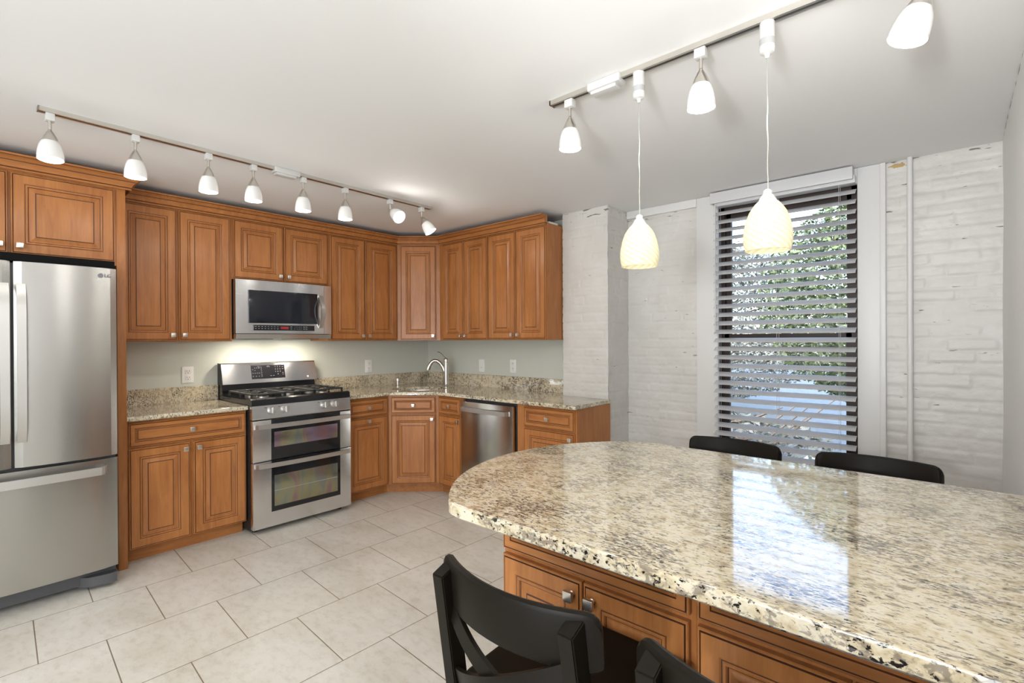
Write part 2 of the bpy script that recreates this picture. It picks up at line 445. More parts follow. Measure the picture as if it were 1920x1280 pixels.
# ------------------------------------------------------------------ room shell
struct('floor', MB().box((XA-.2, YREAR-.2, -.1), (XR+.2, YW+.3, 0)), M['tile'])
struct('ceiling', MB().box((XA-.2, YREAR-.2, ZC), (XR+.2, YW+.3, ZC+.1)), M['ceiling'])
struct('wall_left', MB().box((XA-.15, YREAR, 0), (XA, YB+.15, ZC)), M['green_wall'])
struct('wall_back', MB().box((XA, YB, 0), (-2.41, YB+.15, ZC)), M['green_wall'])
struct('wall_rear', MB().box((XA-.15, YREAR-.12, 0), (XR+.15, YREAR, ZC)), M['rear'])
def plaster_wall():
    mb = MB(); ny, nz = 120, 48; vs = []
    for j in range(nz+1):
        for i in range(ny+1):
            y = YREAR+(YW-YREAR)*i/ny; z = ZC*j/nz
            vs.append((XR+.006*mnoise.noise((y*2.2, z*2.2, 3)), y, z))
    fs = [(j*(ny+1)+i, j*(ny+1)+i+1, (j+1)*(ny+1)+i+1, (j+1)*(ny+1)+i) for j in range(nz) for i in range(ny)]
    mb.add(vs, fs); mb.box((XR+.012, YREAR, 0), (XR+.15, YW, ZC)); return mb
struct('wall_right', plaster_wall(), M['plaster'], ang=80)

def brick_grid(P, U, V, Nn, lu, lv, seed, du=.009):
    # painted brick face: grid over origin P spanned by unit vectors U (length lu) and V (lv), displaced along Nn
    nu, nv = max(2, int(lu/du)), int(lv/du); vs = []
    bh, bl, mo = .0685, .212, .011
    for j in range(nv+1):
        v = lv*j/nv; row = math.floor(v/bh); fv = v-row*bh
        for i in range(nu+1):
            u = lu*i/nu; uu = u+(bl/2 if row % 2 else 0)+.02*((row*7+seed) % 3); k = math.floor(uu/bl); fu = uu-k*bl
            wob = .004*mnoise.noise((u*9+seed, v*9, row*.7))
            e = min(min(fu, bl-fu)+wob*.8, min(fv, bh-fv)+wob)
            t = max(0, min(1, e/mo)); t = t*t*(3-2*t)
            rb = random.Random(row*131+k*17+seed); tilt = rb.uniform(-.0022, .0022); lift = rb.uniform(-.002, .0025)
            h = -.0034*(1-t) + t*(lift+tilt*(fv/bh*2-1)) + .0022*mnoise.noise((u*22, v*22, seed)) + .0012*mnoise.noise((u*60, v*60, seed))
            p = Vector(P)+Vector(U)*u+Vector(V)*v+Vector(Nn)*h
            vs.append(p[:])
    fs = [(j*(nu+1)+i, j*(nu+1)+i+1, (j+1)*(nu+1)+i+1, (j+1)*(nu+1)+i) for j in range(nv) for i in range(nu)]
    return vs, fs
CX0, CX1, CY = -2.432, -2.008, 3.36
col = MB()
col.box((CX0+.012, CY+.012, 0), (CX1-.012, YW+.15, ZC))
col.add(*brick_grid((CX0, CY, 0), (1, 0, 0), (0, 0, 1), (0, -1, 0), CX1-CX0, ZC, 3))
col.add(*brick_grid((CX1, CY, 0), (0, 1, 0), (0, 0, 1), (1, 0, 0), YW-CY+.02, ZC, 5))
col.add(*brick_grid((CX0, YB+.01, 0), (0, -1, 0), (0, 0, 1), (-1, 0, 0), YB+.01-CY, ZC, 9))
struct('wall_column', col, M['brick'], ang=60)
# window wall, in one piece around the opening
WX0, WX1, WZ0, WZ1 = -1.315, -.455, .42, 2.335
ww = MB()
ww.box((CX1-.02, YW+.012, 0), (WX0, YW+.27, ZC)); ww.box((WX1, YW+.012, 0), (XR+.15, YW+.27, ZC))
ww.box((WX0, YW+.012, 0), (WX1, YW+.27, WZ0)); ww.box((WX0, YW+.012, WZ1), (WX1, YW+.27, ZC))
for (x0, x1, y, sd) in ((CX1-.005, -1.74, YW+.008, 11), (-1.742, -1.43, YW, 12), (-.33, XR+.01, YW, 13)):
    ww.add(*brick_grid((x0, y, 0), (1, 0, 0), (0, 0, 1), (0, -1, 0), x1-x0, ZC, sd))
ww.add(*brick_grid((-1.45, YW, 0), (1, 0, 0), (0, 0, 1), (0, -1, 0), 1.14, WZ0, 14))
struct('wall_window', ww, M['brick'], ang=60)

# casings
struct('trim_1', MB().rbox((-1.437, YW-.02, 0), (WX0+.03, YW+.02, ZC-.002), .003), M['trim'])
struct('trim_2', MB().rbox((WX1-.003, YW-.02, 0), (-.347, YW+.02, ZC-.002), .003).rbox((-.347, YW-.032, 0), (-.319, YW+.02, ZC-.002), .005), M['trim'])
struct('trim_3', MB().rbox((WX0+.03, YW-.018, WZ1-.03), (WX1-.003, YW+.02, ZC-.002), .003), M['trim'])
struct('trim_4', MB().rbox((CX1+.004, YW-.022, ZC-.062), (-1.438, YW+.02, ZC-.001), .004), M['trim'])
struct('trim_5', MB().rbox((WX0+.002, YW-.045, WZ0-.03), (WX1-.002, YW+.25, WZ0+.004), .004), M['trim'])
# window frame, sashes, panes
wf = MB(); Y0, Y1 = YW+.075, YW+.15
wf.box((WX0, Y0, WZ0), (WX0+.045, Y1, WZ1)); wf.box((WX1-.045, Y0, WZ0), (WX1, Y1, WZ1))
wf.box((WX0, Y0, WZ1-.05), (WX1, Y1, WZ1)); wf.box((WX0, Y0, WZ0), (WX1, Y1, WZ0+.06))
wf.box((WX0-.001, YW+.01, WZ0), (WX0+.004, Y0, WZ1)); wf.box((WX1-.004, YW+.01, WZ0), (WX1+.001, Y0, WZ1)); wf.box((WX0, YW+.01, WZ1-.004), (WX1, Y0, WZ1))
win = struct('window_1', wf, M['sash'])
ZM = 1.385
for (za, zb, ya, nm) in ((ZM-.02, WZ1-.05, Y0+.045, 'upper'), (WZ0+.06, ZM+.02, Y0+.005, 'lower')):
    sb = MB(); xa, xb = WX0+.045, WX1-.045
    sb.box((xa, ya, za), (xa+.03, ya+.035, zb)).box((xb-.03, ya, za), (xb, ya+.035, zb)).box((xa, ya, za), (xb, ya+.035, za+.035)).box((xa, ya, zb-.035), (xb, ya+.035, zb))
    so = obj('sash', sb, M['sash'], win)
    obj('pane', MB().box((xa+.03, ya+.015, za+.035), (xb-.03, ya+.019, zb-.035)), M['pane'], so)
# sash lock on the meeting rail
obj('sash_lock', MB().rbox((-.90, Y0+.0, ZM+.02), (-.86, Y0+.03, ZM+.035), .003), M['black'], win)

# pipe on the brick
pp = MB().lathe([(.0135, 0), (.0135, ZC-.001)], 14, (-.2085, YW-.03, 0))
for z in (.5, 1.5): pp.box((-.2085-.006, YW-.03, z), (-.2085+.006, YW+.006, z+.012))
tag(obj('pipe', pp, M['trim']), 'thin white painted vertical pipe on the brick wall right of the window', 'pipe')

# ------------------------------------------------------------------ window blind
bl = thing('window_blind', 'white horizontal slat blind with valance hanging in the tall window', 'blind', (-.86, YW-.03, 0))
BX0, BX1 = -.437, .398
obj('valance', MB().rbox((-.449, -.075, 2.318), (.389, -.062, 2.392), .003).rbox((-.449, -.062, 2.318), (-.437, .0, 2.392), .002).rbox((.377, -.062, 2.318), (.389, .0, 2.392), .002), M['slat'], bl)
obj('head_rail', MB().rbox((BX0+.01, -.05, 2.30), (BX1, .01, 2.345), .003), M['slat'], bl)
def slat_mesh():
    mb = MB(); W = .0635; prof = []
    for i in range(9):
        t = -1+2*i/8; prof.append((t*W/2, .0035*(1-t*t)+.0014))
    for i in range(8, -1, -1):
        t = -1+2*i/8; prof.append((t*W/2, .0035*(1-t*t)-.0014))
    mb.prism(prof, 'x', BX0, BX1); return mb.mesh('slat', [M['slat']])
sm = slat_mesh(); NS = 31; PITCH = .0595; Z0S = 2.255
for i in range(NS):
    tl = math.radians(34-16*i/NS) * 1.0
    z = Z0S-PITCH*i
    obj('slat', sm, M['slat'], bl, (0, -.012, z), (tl, 0, 0))
zb = Z0S-PITCH*NS
obj('bottom_rail', MB().rbox((BX0, -.043, zb-.005), (BX1, .02, zb+.014), .004), M['slat'], bl)
for cx in (-.405, -.03, .315):
    for dy in (-.040, .014):
        obj('ladder_cord', MB().tube([(cx, dy, zb), (cx, dy, 2.32)], .0011, 6), M['slat'], bl)
obj('tilt_wand', MB().lathe([(.0045, 1.42), (.0045, 2.28), (.006, 2.285), (.006, 2.31)], 8, (-.418, -.06, 0)), M['slat'], bl)
obj('lift_cord', MB().tube([(-.408, -.055, 1.2), (-.408, -.052, 2.31)], .0013, 6).lathe([(.003, 1.15), (.006, 1.17), (.003, 1.2)], 8, (-.408, -.055, 0)), M['slat'], bl)

# ------------------------------------------------------------------ cabinet builders
D_PROF = [(0, 0, 0), (0, .0155, 0), (.0025, .0185, 0), (.0055, .0185, 0), (.0075, .0165, 1), (.0095, .0200, 1), (.050, .0200, 0), (.054, .0170, 0), (.0565, .0165, 1),
          (.059, .0190, 0), (.064, .0185, 0), (.067, .0135, 0), (.0695, .0120, 1), (.074, .0120, 0), (.094, .0175, 0), (.0965, .0172, 1), (.0985, .0190, 1), (None, .0190, 0)]
W_PROF = [(0, 0, 0), (0, .0155, 0), (.0025, .0185, 0), (.005, .0185, 0), (.007, .0165, 1), (.009, .0200, 1), (.030, .0200, 0), (.0325, .0170, 1), (.035, .0185, 0), (.038, .0150, 0), (.040, .0142, 1), (.044, .0175, 0), (.046, .0170, 1), (.0475, .0185, 1), (None, .0185, 0)]
def panel_mesh(wd, ht, prof, shrink=1.0):
    mb = MB(); rings = []; mis = []
    lim = min(wd, ht)/2-.008
    for (d, t, m) in prof:
        if d is None: continue
        d = min(d*shrink, lim)
        rings.append([(d, -t, d), (wd-d, -t, d), (wd-d, -t, ht-d), (d, -t, ht-d)]); mis.append(m)
    vs = [p for r in rings for p in r]; fs = [(3, 2, 1, 0)]; fm = [0]
    for i in range(len(rings)-1):
        for k in range(4):
            fs.append((i*4+k, i*4+(k+1) % 4, (i+1)*4+(k+1) % 4, (i+1)*4+k)); fm.append(mis[i+1])
    n = len(rings)-1; fs.append((n*4, n*4+1, n*4+2, n*4+3)); fm.append(0)
    mb.add(vs, fs, fm); return mb
KNOB = None
def knob(parent, x, z):
    global KNOB
    if KNOB is None:
        mb = MB().lathe([(.009, 0), (.009, -.003), (.0055, -.005), (.0055, -.015)], 16, axis='y')
        mb.rbox((-.0145, -.027, -.0145), (.0145, -.0145, .0145), .0035)
        KNOB = mb.mesh('knob', [M['nickel']])
    return obj('knob', KNOB, M['nickel'], parent, (x, -.0195, z))
def door(parent, x, z, wd, ht, kx=None, kz=None, y=0):
    o = obj('door', panel_mesh(wd, ht, D_PROF), [M['wood'], M['glaze']], parent, (x, y, z), smooth=False)
    if kx is not None: knob(o, kx, kz)
    return o
def drawer(parent, x, z, wd, ht, kn=True, y=0, name='drawer'):
    o = obj(name, panel_mesh(wd, ht, W_PROF), [M['wood_h'], M['glaze']], parent, (x, y, z), smooth=False)
    if kn: knob(o, wd/2, ht/2)
    return o
CABG = 'raised-panel maple cabinets'
ZU, HU = 1.370, .915       # wall cabinets: bottom and height
def carcass(wd, dp, z0, z1, y0=0):
    return MB().box((0, y0, z0), (wd, y0+dp, z1))
R90 = PI/2
XU = -4.05                # carcass face, wall cabinets on the left wall
DU = XU-XA-.002
def wall_cab(label, y0, y1, dz0, doors, zb=ZU):
    t = thing('wall_cabinet', label, 'cabinet', (XU, y0, 0), R90, 'wall cabinets')
    wd = y1-y0
    obj('body', carcass(wd, DU, zb, 2.300), M['wood'], t)
    for (a, b, side) in doors:
        dw = b-a; door(t, a-y0, dz0, dw, 2.278-dz0, dw-.028 if side == 'r' else .028, .036)
    return t
wall_cab('tall two-door maple wall cabinet between the refrigerator panel and the microwave', .7135, 1.4055, 1.378, [(.724, 1.051, 'r'), (1.0635, 1.3905, 'l')])
wall_cab('short two-door maple wall cabinet directly above the microwave', 1.4065, 2.1695, 1.845, [(1.4145, 1.781, 'r'), (1.793, 2.1605, 'l')], zb=1.836)
wall_cab('tall two-door maple wall cabinet right of the microwave', 2.1705, 2.880, 1.378, [(2.187, 2.517, 'r'), (2.5285, 2.864, 'l')])
# diagonal corner wall cabinet
YU = 3.165
t = thing('wall_cabinet', 'single-door maple wall cabinet set diagonally across the corner above the faucet', 'cabinet', (XU, 2.881, 0), 0, 'wall cabinets')
dgx, dgy = 3.75-4.05, YU-2.881
px = -3.752-XU; py = YU-2.881
mb = MB(); mb.prism([(0, 0), (px, py), (px, YB-.002-2.881), (XA+.002-XU, YB-.002-2.881), (XA+.002-XU, 0)], 'z', ZU, 2.300)
obj('body', mb, M['wood'], t)
ang = math.atan2(py, px); dl = math.hypot(px, py); wdg = .338
o = obj('door', panel_mesh(wdg, .90, D_PROF), [M['wood'], M['glaze']], t, ((dl/2-wdg/2)*math.cos(ang), (dl/2-wdg/2)*math.sin(ang), 1.378), (0, 0, ang), smooth=False)
knob(o, wdg-.028, .036)
def wall_cab_b(label, x0, x1, doors):
    t = thing('wall_cabinet', label, 'cabinet', (x0, YU, 0), 0, 'wall cabinets')
    obj('body', carcass(x1-x0, YB-YU-.002, ZU, 2.300), M['wood'], t)
    for (a, b, side) in doors:
        dw = b-a; door(t, a-x0, 1.378, dw, .90, dw-.028 if side == 'r' else .028, .036)
    return t
wall_cab_b('tall two-door maple wall cabinet on the sink wall next to the corner cabinet', -3.751, -3.0885, [(-3.690, -3.402, 'r'), (-3.394, -3.097, 'l')])
wall_cab_b('tall two-door maple wall cabinet beside the white brick column', -3.0875, -2.440, [(-3.082, -2.766, 'r'), (-2.758, -2.447, 'l')])
# crown moulding along the wall cabinets
CR = [(0, 2.281), (.021, 2.281), (.026, 2.284), (.026, 2.292), (.023, 2.296), (.027, 2.300), (.032, 2.314), (.042, 2.326), (.047, 2.328), (.0485, 2.332), (.053, 2.336), (.064, 2.346), (.070, 2.349), (.072, 2.352), (.075, 2.354), (.075, 2.362), (0, 2.362)]
CRM = [0, 0, 0, 0, 1, 0, 0, 0, 1, 0, 0, 0, 1, 0, 0, 0, 0]
tag(obj('crown_moulding', MB().sweep([(XU, .7135), (XU, 2.880), (-3.751, YU), (-2.440, YU)], [(a+.0, z+.0195) if i in (0, 1) else (a, z+.0) for i, (a, z) in enumerate(CR)], CRM), [M['wood_h'], M['glaze']], smooth=True, ang=25),
    'long stepped maple crown moulding running over the wall cabinets and around the corner', 'moulding')
tag(obj('filler_strip', MB().rbox((-2.520, YU+.03, 2.302), (-2.445, YU+.15, 2.316), .001), M['trim']), 'short white filler strip lying on the right end of the wall cabinets', 'filler strip')

# refrigerator surround
XF = -3.75
t = thing('refrigerator_cabinet', 'deep maple cabinet bridging over the refrigerator with a tall side panel', 'cabinet', (XF, -.235, 0), R90)
L = .9475
obj('body', MB().box((0, 0, 1.823), (.903, XF-XA-.002, 2.300)), M['wood'], t)
obj('side_panel', MB().rbox((.9035, 0, 0), (L, XF-XA-.002, 2.300), .0015), M['wood'], t)
obj('side_panel', MB().rbox((-.045, 0, 0), (-.0005, XF-XA-.002, 2.300), .0015), M['wood'], t)
for (a, b, s) in ((-.215, .209, 'r'), (.2215, .658, 'l')):
    dw = b-a; door(t, a+.235, 1.842, dw, .428, dw-.032 if s == 'r' else .032, .042)
cr = [(a+.0, z+.0195) if i in (0, 1) else (a, z) for i, (a, z) in enumerate(CR)]
ZO = -.004
obj('crown', MB().sweep([(-.047, XF-XA-.002), (-.047, 0), (L+.0, 0), (L+.0, XF-XU-.08)], [(a, z+ZO) for (a, z) in cr], CRM), [M['wood_h'], M['glaze']], t, ang=25)
tag(obj('scrap_block', MB().rbox((XF-.03, .345, 2.3585), (XF+.02, .405, 2.385), .002), M['tan']), 'small tan block left on top of the refrigerator cabinet', 'block')

# ------------------------------------------------------------------ base cabinets
XBF, YBF = -3.79, 2.904
def base_fronts(t, x0, doors, drs, kd=True, zt=.711):
    for (a, b, side) in doors:
        dw = b-a
        kx = {'r': dw-.028, 'l': .028, 'c': dw/2}[side]
        door(t, a-x0, .098, dw, zt-.098, kx, zt-.098-(.030 if side == 'c' else .040))
    for (a, b) in drs: drawer(t, a-x0, .723, b-a, .146)
def base_body(t, wd, dp, toe=.075, z1=.882, t0=0, t1=0):
    obj('body', MB().box((0, 0, .092), (wd, dp, z1)), M['wood'], t)
    obj('toe_kick', MB().box((t0, toe, 0), (wd+t1, toe+.018, .092)), M['wood_h'], t)
t = thing('base_cabinet', 'maple base cabinet with one wide drawer over two doors beside the refrigerator panel', 'cabinet', (XBF, .7135, 0), R90, 'base cabinets')
base_body(t, .690, XBF-XA-.002)
base_fronts(t, .7135, [(.7255, 1.0515, 'r'), (1.0725, 1.396, 'l')], [(.7255, 1.396)])
t = thing('base_cabinet', 'maple base cabinet with drawer and centre-knob door right of the range', 'cabinet', (XBF, 2.172, 0), R90, 'base cabinets')
base_body(t, .424, XBF-XA-.002)
base_fronts(t, 2.172, [(2.185, 2.578, 'c')], [(2.185, 2.578)])
# diagonal sink base
SX, SY, EX, EY = XBF, 2.597, -3.468, YBF
t = thing('sink_base_cabinet', 'maple sink base cabinet set diagonally in the corner below the sink', 'cabinet', (SX, SY, 0), 0, 'base cabinets')
ex, ey = EX-SX, EY-SY; an = math.atan2(ey, ex); dl = math.hypot(ex, ey)
obj('body', MB().prism([(0, 0), (ex, ey), (ex, YB-.002-SY), (XA+.002-SX, YB-.002-SY), (XA+.002-SX, 0)], 'z', .092, .690), M['wood'], t)
ff = MB(); ff.add([(0, 0, .690), (ex, ey, .690), (ex, ey, .882), (0, 0, .882)], [(0, 1, 2, 3)])
ff2 = MB().box((0, 0, .690), (dl, .018, .882))
obj('face_rail', ff2, M['wood'], t, (0, 0, 0), (0, 0, an))
obj('toe_kick', MB().sweep([(-.075, .0005), (-.075, .031), (ex-.031, ey+.075), (ex-.0005, ey+.075)], [(-.018, 0), (0, 0), (0, .092), (-.018, .092)]), M['wood_h'], t)
wdd = .392; ox = (dl-wdd)/2
o = obj('door', panel_mesh(wdd, .613, D_PROF), [M['wood'], M['glaze']], t, (ox*math.cos(an), ox*math.sin(an), .098), (0, 0, an), smooth=False); knob(o, wdd-.03, .573)
o = obj('drawer_front', panel_mesh(wdd, .146, W_PROF), [M['wood_h'], M['glaze']], t, (ox*math.cos(an), ox*math.sin(an), .723), (0, 0, an), smooth=False); knob(o, wdd/2, .073)
t = thing('base_cabinet', 'narrow maple base cabinet with drawer and door between sink base and dishwasher', 'cabinet', (-3.467, YBF, 0), 0, 'base cabinets')
base_body(t, .325, YB-YBF-.002)
base_fronts(t, -3.467, [(-3.445, -3.160, 'r')], [(-3.445, -3.160)])
t = thing('base_cabinet', 'maple base cabinet with drawer over door at the end beside the brick column', 'cabinet', (-2.533, YBF, 0), 0, 'base cabinets')
obj('body', MB().box((0, 0, .092), (.548, CY-YBF-.010, .882)).box((0, CY-YBF-.0099, .092), (.088, YB-YBF-.005, .882)), M['wood'], t)
obj('toe_kick', MB().box((0, .075, 0), (.52, .093, .092)), M['wood_h'], t)
base_fronts(t, -2.533, [(-2.457, -1.997, 'r')], [(-2.457, -1.997)])

# ------------------------------------------------------------------ countertops
XC, YC, ZT = -3.752, 2.866, .914
def splash(path, z0=.9145, z1=1.03, th=.02):
    return MB().sweep(path, [(0, z0), (th, z0), (th, z1-.003), (th-.003, z1), (0, z1)])
t = thing('countertop', 'short speckled granite countertop left of the range', 'countertop', (0, 0, 0), 0, 'granite countertops')
obj('slab', slab([(XA+.002, .7135), (XC, .7135), (XC, 1.4055), (XA+.002, 1.4055)], .884, ZT, .006), M['granite'], t)
obj('backsplash', splash([(XA+.001, .7135), (XA+.001, 1.4055)]), M['granite'], t)
t = thing('countertop', 'L-shaped speckled granite countertop holding the corner sink', 'countertop', (0, 0, 0), 0, 'granite countertops')
SCX, SCY = -3.815, 2.965
def ell(a, b, n=40, k=2.3):
    out = []
    for i in range(n):
        th = 2*PI*i/n; c, s = math.cos(th), math.sin(th)
        u = a*math.copysign(abs(c)**(2/k), c); v = b*math.copysign(abs(s)**(2/k), s)
        out.append((SCX+(u-v)*math.sqrt(.5), SCY+(u+v)*math.sqrt(.5)))
    return out
outl = [(XA+.002, 2.1705), (XC, 2.1705), (XC, 2.575), (-3.740, 2.600), (-3.470, 2.858), (-3.445, YC), (-1.972, YC), (-1.980, CY-.009), (CX0-.006, CY-.009), (CX0-.006, YB-.002), (XA+.002, YB-.002)]
obj('slab', slab(outl, .884, ZT, .006, ell(.255, .185)), M['granite'], t)
obj('backsplash', splash([(XA+.001, 2.1705), (XA+.001, YB-.001), (CX0-.008, YB-.001)]), M['granite'], t)
# sink
sk = MB(); n = 40
rings = [(.262, .192, .8835), (.262, .192, .8825), (.252, .182, .8822), (.246, .176, .80), (.225, .158, .725), (.14, .10, .712), (.03, .03, .708)]
vs = []
for (a, b, z) in rings: vs += [(p[0]-SCX, p[1]-SCY, z) for p in ell(a, b, n, 2.3 if a > .1 else 2)]
fs = [(i*n+k, i*n+(k+1) % n, (i+1)*n+(k+1) % n, (i+1)*n+k) for i in range(len(rings)-1) for k in range(n)]
fs.append(tuple((len(rings)-1)*n+k for k in range(n))); sk.add(vs, fs)
s = thing('sink', 'stainless steel undermount sink bowl in the granite corner', 'sink', (SCX, SCY, 0))
obj('basin', sk, M['sink_steel'], s); obj('drain', MB().lathe([(.03, .7085), (.038, .7125), (.034, .7135), (.02, .711)], 20), M['nickel'], s)
# faucet: body behind the right end of the bowl, spout arching toward the bowl
f = thing('faucet', 'brushed nickel pull-out kitchen faucet with arched spout and lever', 'faucet', (-3.862, 3.335, ZT))
obj('base', MB().lathe([(.030, 0), (.031, .004), (.028, .010), (.024, .014)], 24), M['nickel'], f)
sx, sy = -math.sqrt(.5), -math.sqrt(.5)   # spout heads left of view, a little to the bowl
dx, dy = -.80, -.60
obj('body', MB().tube([(0, 0, .010), (0, 0, .09), (0, 0, .17), (0, 0, .235)], [.026, .0265, .025, .021], 20), M['nickel'], f)
pr = [(.0, .085, .018), (.014, .135, .0185), (.034, .185, .018), (.060, .224, .017), (.090, .247, .0165), (.120, .252, .0165), (.146, .238, .0175), (.166, .210, .020), (.180, .178, .0225), (.187, .158, .022)]
obj('spout', MB().tube([(dx*a, dy*a, z) for (a, z, r) in pr], [r for (a, z, r) in pr], 18), M['nickel'], f)
cap = obj('valve_cap', MB().lathe([(.021, .2355), (.0245, .240), (.0245, .262), (.019, .272), (.008, .277), (.0, .2775)], 20, caps=False), M['nickel'], f)
obj('lever', MB().tube([(0, 0, .268), (dx*.022, dy*.022, .290), (dx*.050, dy*.050, .322), (dx*.074, dy*.074, .338), (dx*.090, dy*.090, .338)], [.011, .009, .0075, .0065, .0055], 10, flat=.7), M['nickel'], cap)
sd = thing('soap_dispenser', 'small nickel soap dispenser beside the sink', 'soap dispenser', (-4.135, 2.945, ZT))
obj('base', MB().lathe([(.019, 0), (.019, .006), (.013, .010), (.013, .05), (.016, .052), (.017, .075), (.013, .082)], 18), M['nickel'], sd)
obj('nozzle', MB().tube([(0, 0, .066), (.03, .0, .068), (.052, 0, .060)], .006, 10), M['nickel'], sd)

# ------------------------------------------------------------------ outlets
def outlet(label, loc, rz, kind='outlet'):
    t = thing('wall_outlet' if kind == 'outlet' else 'light_switch', label, kind if kind == 'outlet' else 'switch', loc, rz, 'cover plates above the counters')
    obj('plate', MB().rbox((-.039, -.006, -.062), (.039, 0, .062), .003), M['plate'], t)
    if kind == 'outlet':
        for z in (-.024, .024):
            o = obj('socket', MB().rbox((-.017, -.009, z-.017), (.017, -.005, z+.017), .004), M['plate'], t)
            sl = MB().box((-.009, -.0095, z-.001), (-.006, -.0085, z+.009)).box((.006, -.0095, z-.001), (.009, -.0085, z+.009)).lathe([(.003, -.0095), (.003, -.0085)], 10, (0, 0, z-.009), 'y')
            obj('slots', sl, M['slot'], o)
    else:
        o = obj('rocker', MB().rbox((-.017, -.010, -.034), (.017, -.005, .034), .002), M['plate'], t)
        obj('slots', MB().box((-.007, -.0105, -.022), (-.004, -.0095, -.014)).box((.004, -.0105, -.022), (.007, -.0095, -.014)), M['slot'], o)
    return t
outlet('white wall outlet above the short countertop left of the range', (XA, 1.205, 1.118), R90)
outlet('white wall outlet on the left wall between range and corner sink', (XA, 2.765, 1.118), R90)
outlet('white cover plate right of the faucet, nearer the faucet', (-3.530, YB, 1.118), 0, 'switch')
outlet('white wall outlet on the sink wall nearer the brick column', (-3.115, YB, 1.125), 0)

# ------------------------------------------------------------------ refrigerator
RX = -3.525
fr = thing('refrigerator', 'stainless steel french-door refrigerator with bottom freezer drawer', 'refrigerator', (RX, -.213, 0), R90)
FW = .847
obj('body', MB().rbox((.006, .075, .03), (FW-.006, XF-XA+.18, 1.762), .004), M['grey_plastic'], fr)
def bowed(x0, x1, z0, z1, bow=.015, th=.072, e=.012, nx=14):
    # appliance door: gently bowed front with rounded vertical edges
    pf = [(x0, th)]
    for i in range(nx+1):
        t = i/nx; x = x0+(x1-x0)*t
        d = min(x-x0, x1-x); r = e*(1-math.sqrt(max(0, 1-(1-min(d, e)/e)**2))) if d < e else 0
        pf.append((x, .012-bow*(1-(2*t-1)**2)+r))
    # add corner samples
    pf.append((x1, th)); 
    mb = MB(); mb.prism(pf, 'z', z0, z1); return mb
HX = .4245
for (x0, x1, hx) in ((.004, HX-.006, HX-.030), (HX+.006, FW-.004, HX+.030)):
    d = obj('door', bowed(x0, x1, .738, 1.778), M['steel'], fr, ang=20)
    hb = []
    for i in range(13):
        t = i/12; z = .868+(1.664-.868)*t; b = math.sin(PI*t)
        hb.append((hx, -.020-.034*min(1, b*3.2)-.006*b, z))
    h = MB()
    for i in range(len(hb)-1): pass
    h.prism([(p[1], p[2]) for p in hb]+[(p[1]+.010, p[2]) for p in reversed(hb)], 'x', hx-.017, hx+.017)
    obj('handle', h, M['steel_handle'], d, ang=30)
    if hx > HX:
        obj('emblem', MB().lathe([(.0125, .0025), (.0125, .0005), (.010, 0)], 20, (x1-.072, .0010, 1.735), 'y'), M['print_grey'], d)
        text('lettering', 'LG', .026, M['print_grey'], d, (x1-.040, .0036, 1.735))
fz = obj('freezer_drawer', bowed(.004, FW-.004, .116, .723), M['steel'], fr, ang=20)
hp = []
for i in range(49):
    t = i/48; x = .055+(FW-.11)*t; b = math.sin(PI*t)
    hp.append((x, -.014-.046*min(1, b*12)-.010*b))
h = MB(); h.prism(hp+[(x, y+.012) for (x, y) in reversed(hp)], 'z', .650, .692)
obj('handle', h, M['steel_handle'], fz, ang=30)
obj('gap_shade', MB().rbox((.012, .012, 1.779), (FW-.012, .30, 1.8205), .003), M['dark_gap'], fr)  # added black box standing in for shade between refrigerator and cabinet
obj('gap_seal', MB().box((.012, .03, .7235), (FW-.012, .08, .7375)).box((HX-.0055, .03, .74), (HX+.0055, .08, 1.77)), M['black'], fr)
gr = MB().rbox((.01, .085, .032), (FW-.01, .10, .112), .003)
obj('grille', gr, M['grey_plastic'], fr)
obj('foot', MB().prism([(FW-.17, .085), (FW-.13, .045), (FW-.05, .022), (FW-.008, .03), (FW-.006, .085)], 'z', .022, .075), M['grey_plastic'], fr)
obj('foot', MB().lathe([(.02, 0), (.02, .03)], 14, (.06, .25, 0)).lathe([(.02, 0), (.02, .03)], 14, (FW-.06, .25, 0)), M['rubber'], fr)

# ------------------------------------------------------------------ gas range
gx = -3.698
g = thing('gas_range', 'stainless steel double-oven gas range with black cooktop and backguard', 'range', (gx, 1.4075, 0), R90)
GW = .7595; GD = gx-XA-.012
obj('body', MB().rbox((.002, .035, .03), (GW-.002, GD, .905), .003), M['black'], g)
obj('foot', MB().lathe([(.018, 0), (.018, .03)], 12, (.05, .09, 0)).lathe([(.018, 0), (.018, .03)], 12, (GW-.05, .09, 0)).lathe([(.018, 0), (.018, .03)], 12, (.05, GD-.08, 0)).lathe([(.018, 0), (.018, .03)], 12, (GW-.05, GD-.08, 0)), M['rubber'], g)
ct = obj('cooktop', MB().prism([(.000, .926), (.006, .955), (.030, .962), (.055, .952), (GD-.09, .946), (GD-.09, .906), (.000, .906)], 'x', 0, GW), M['black_gloss'], g, ang=20)
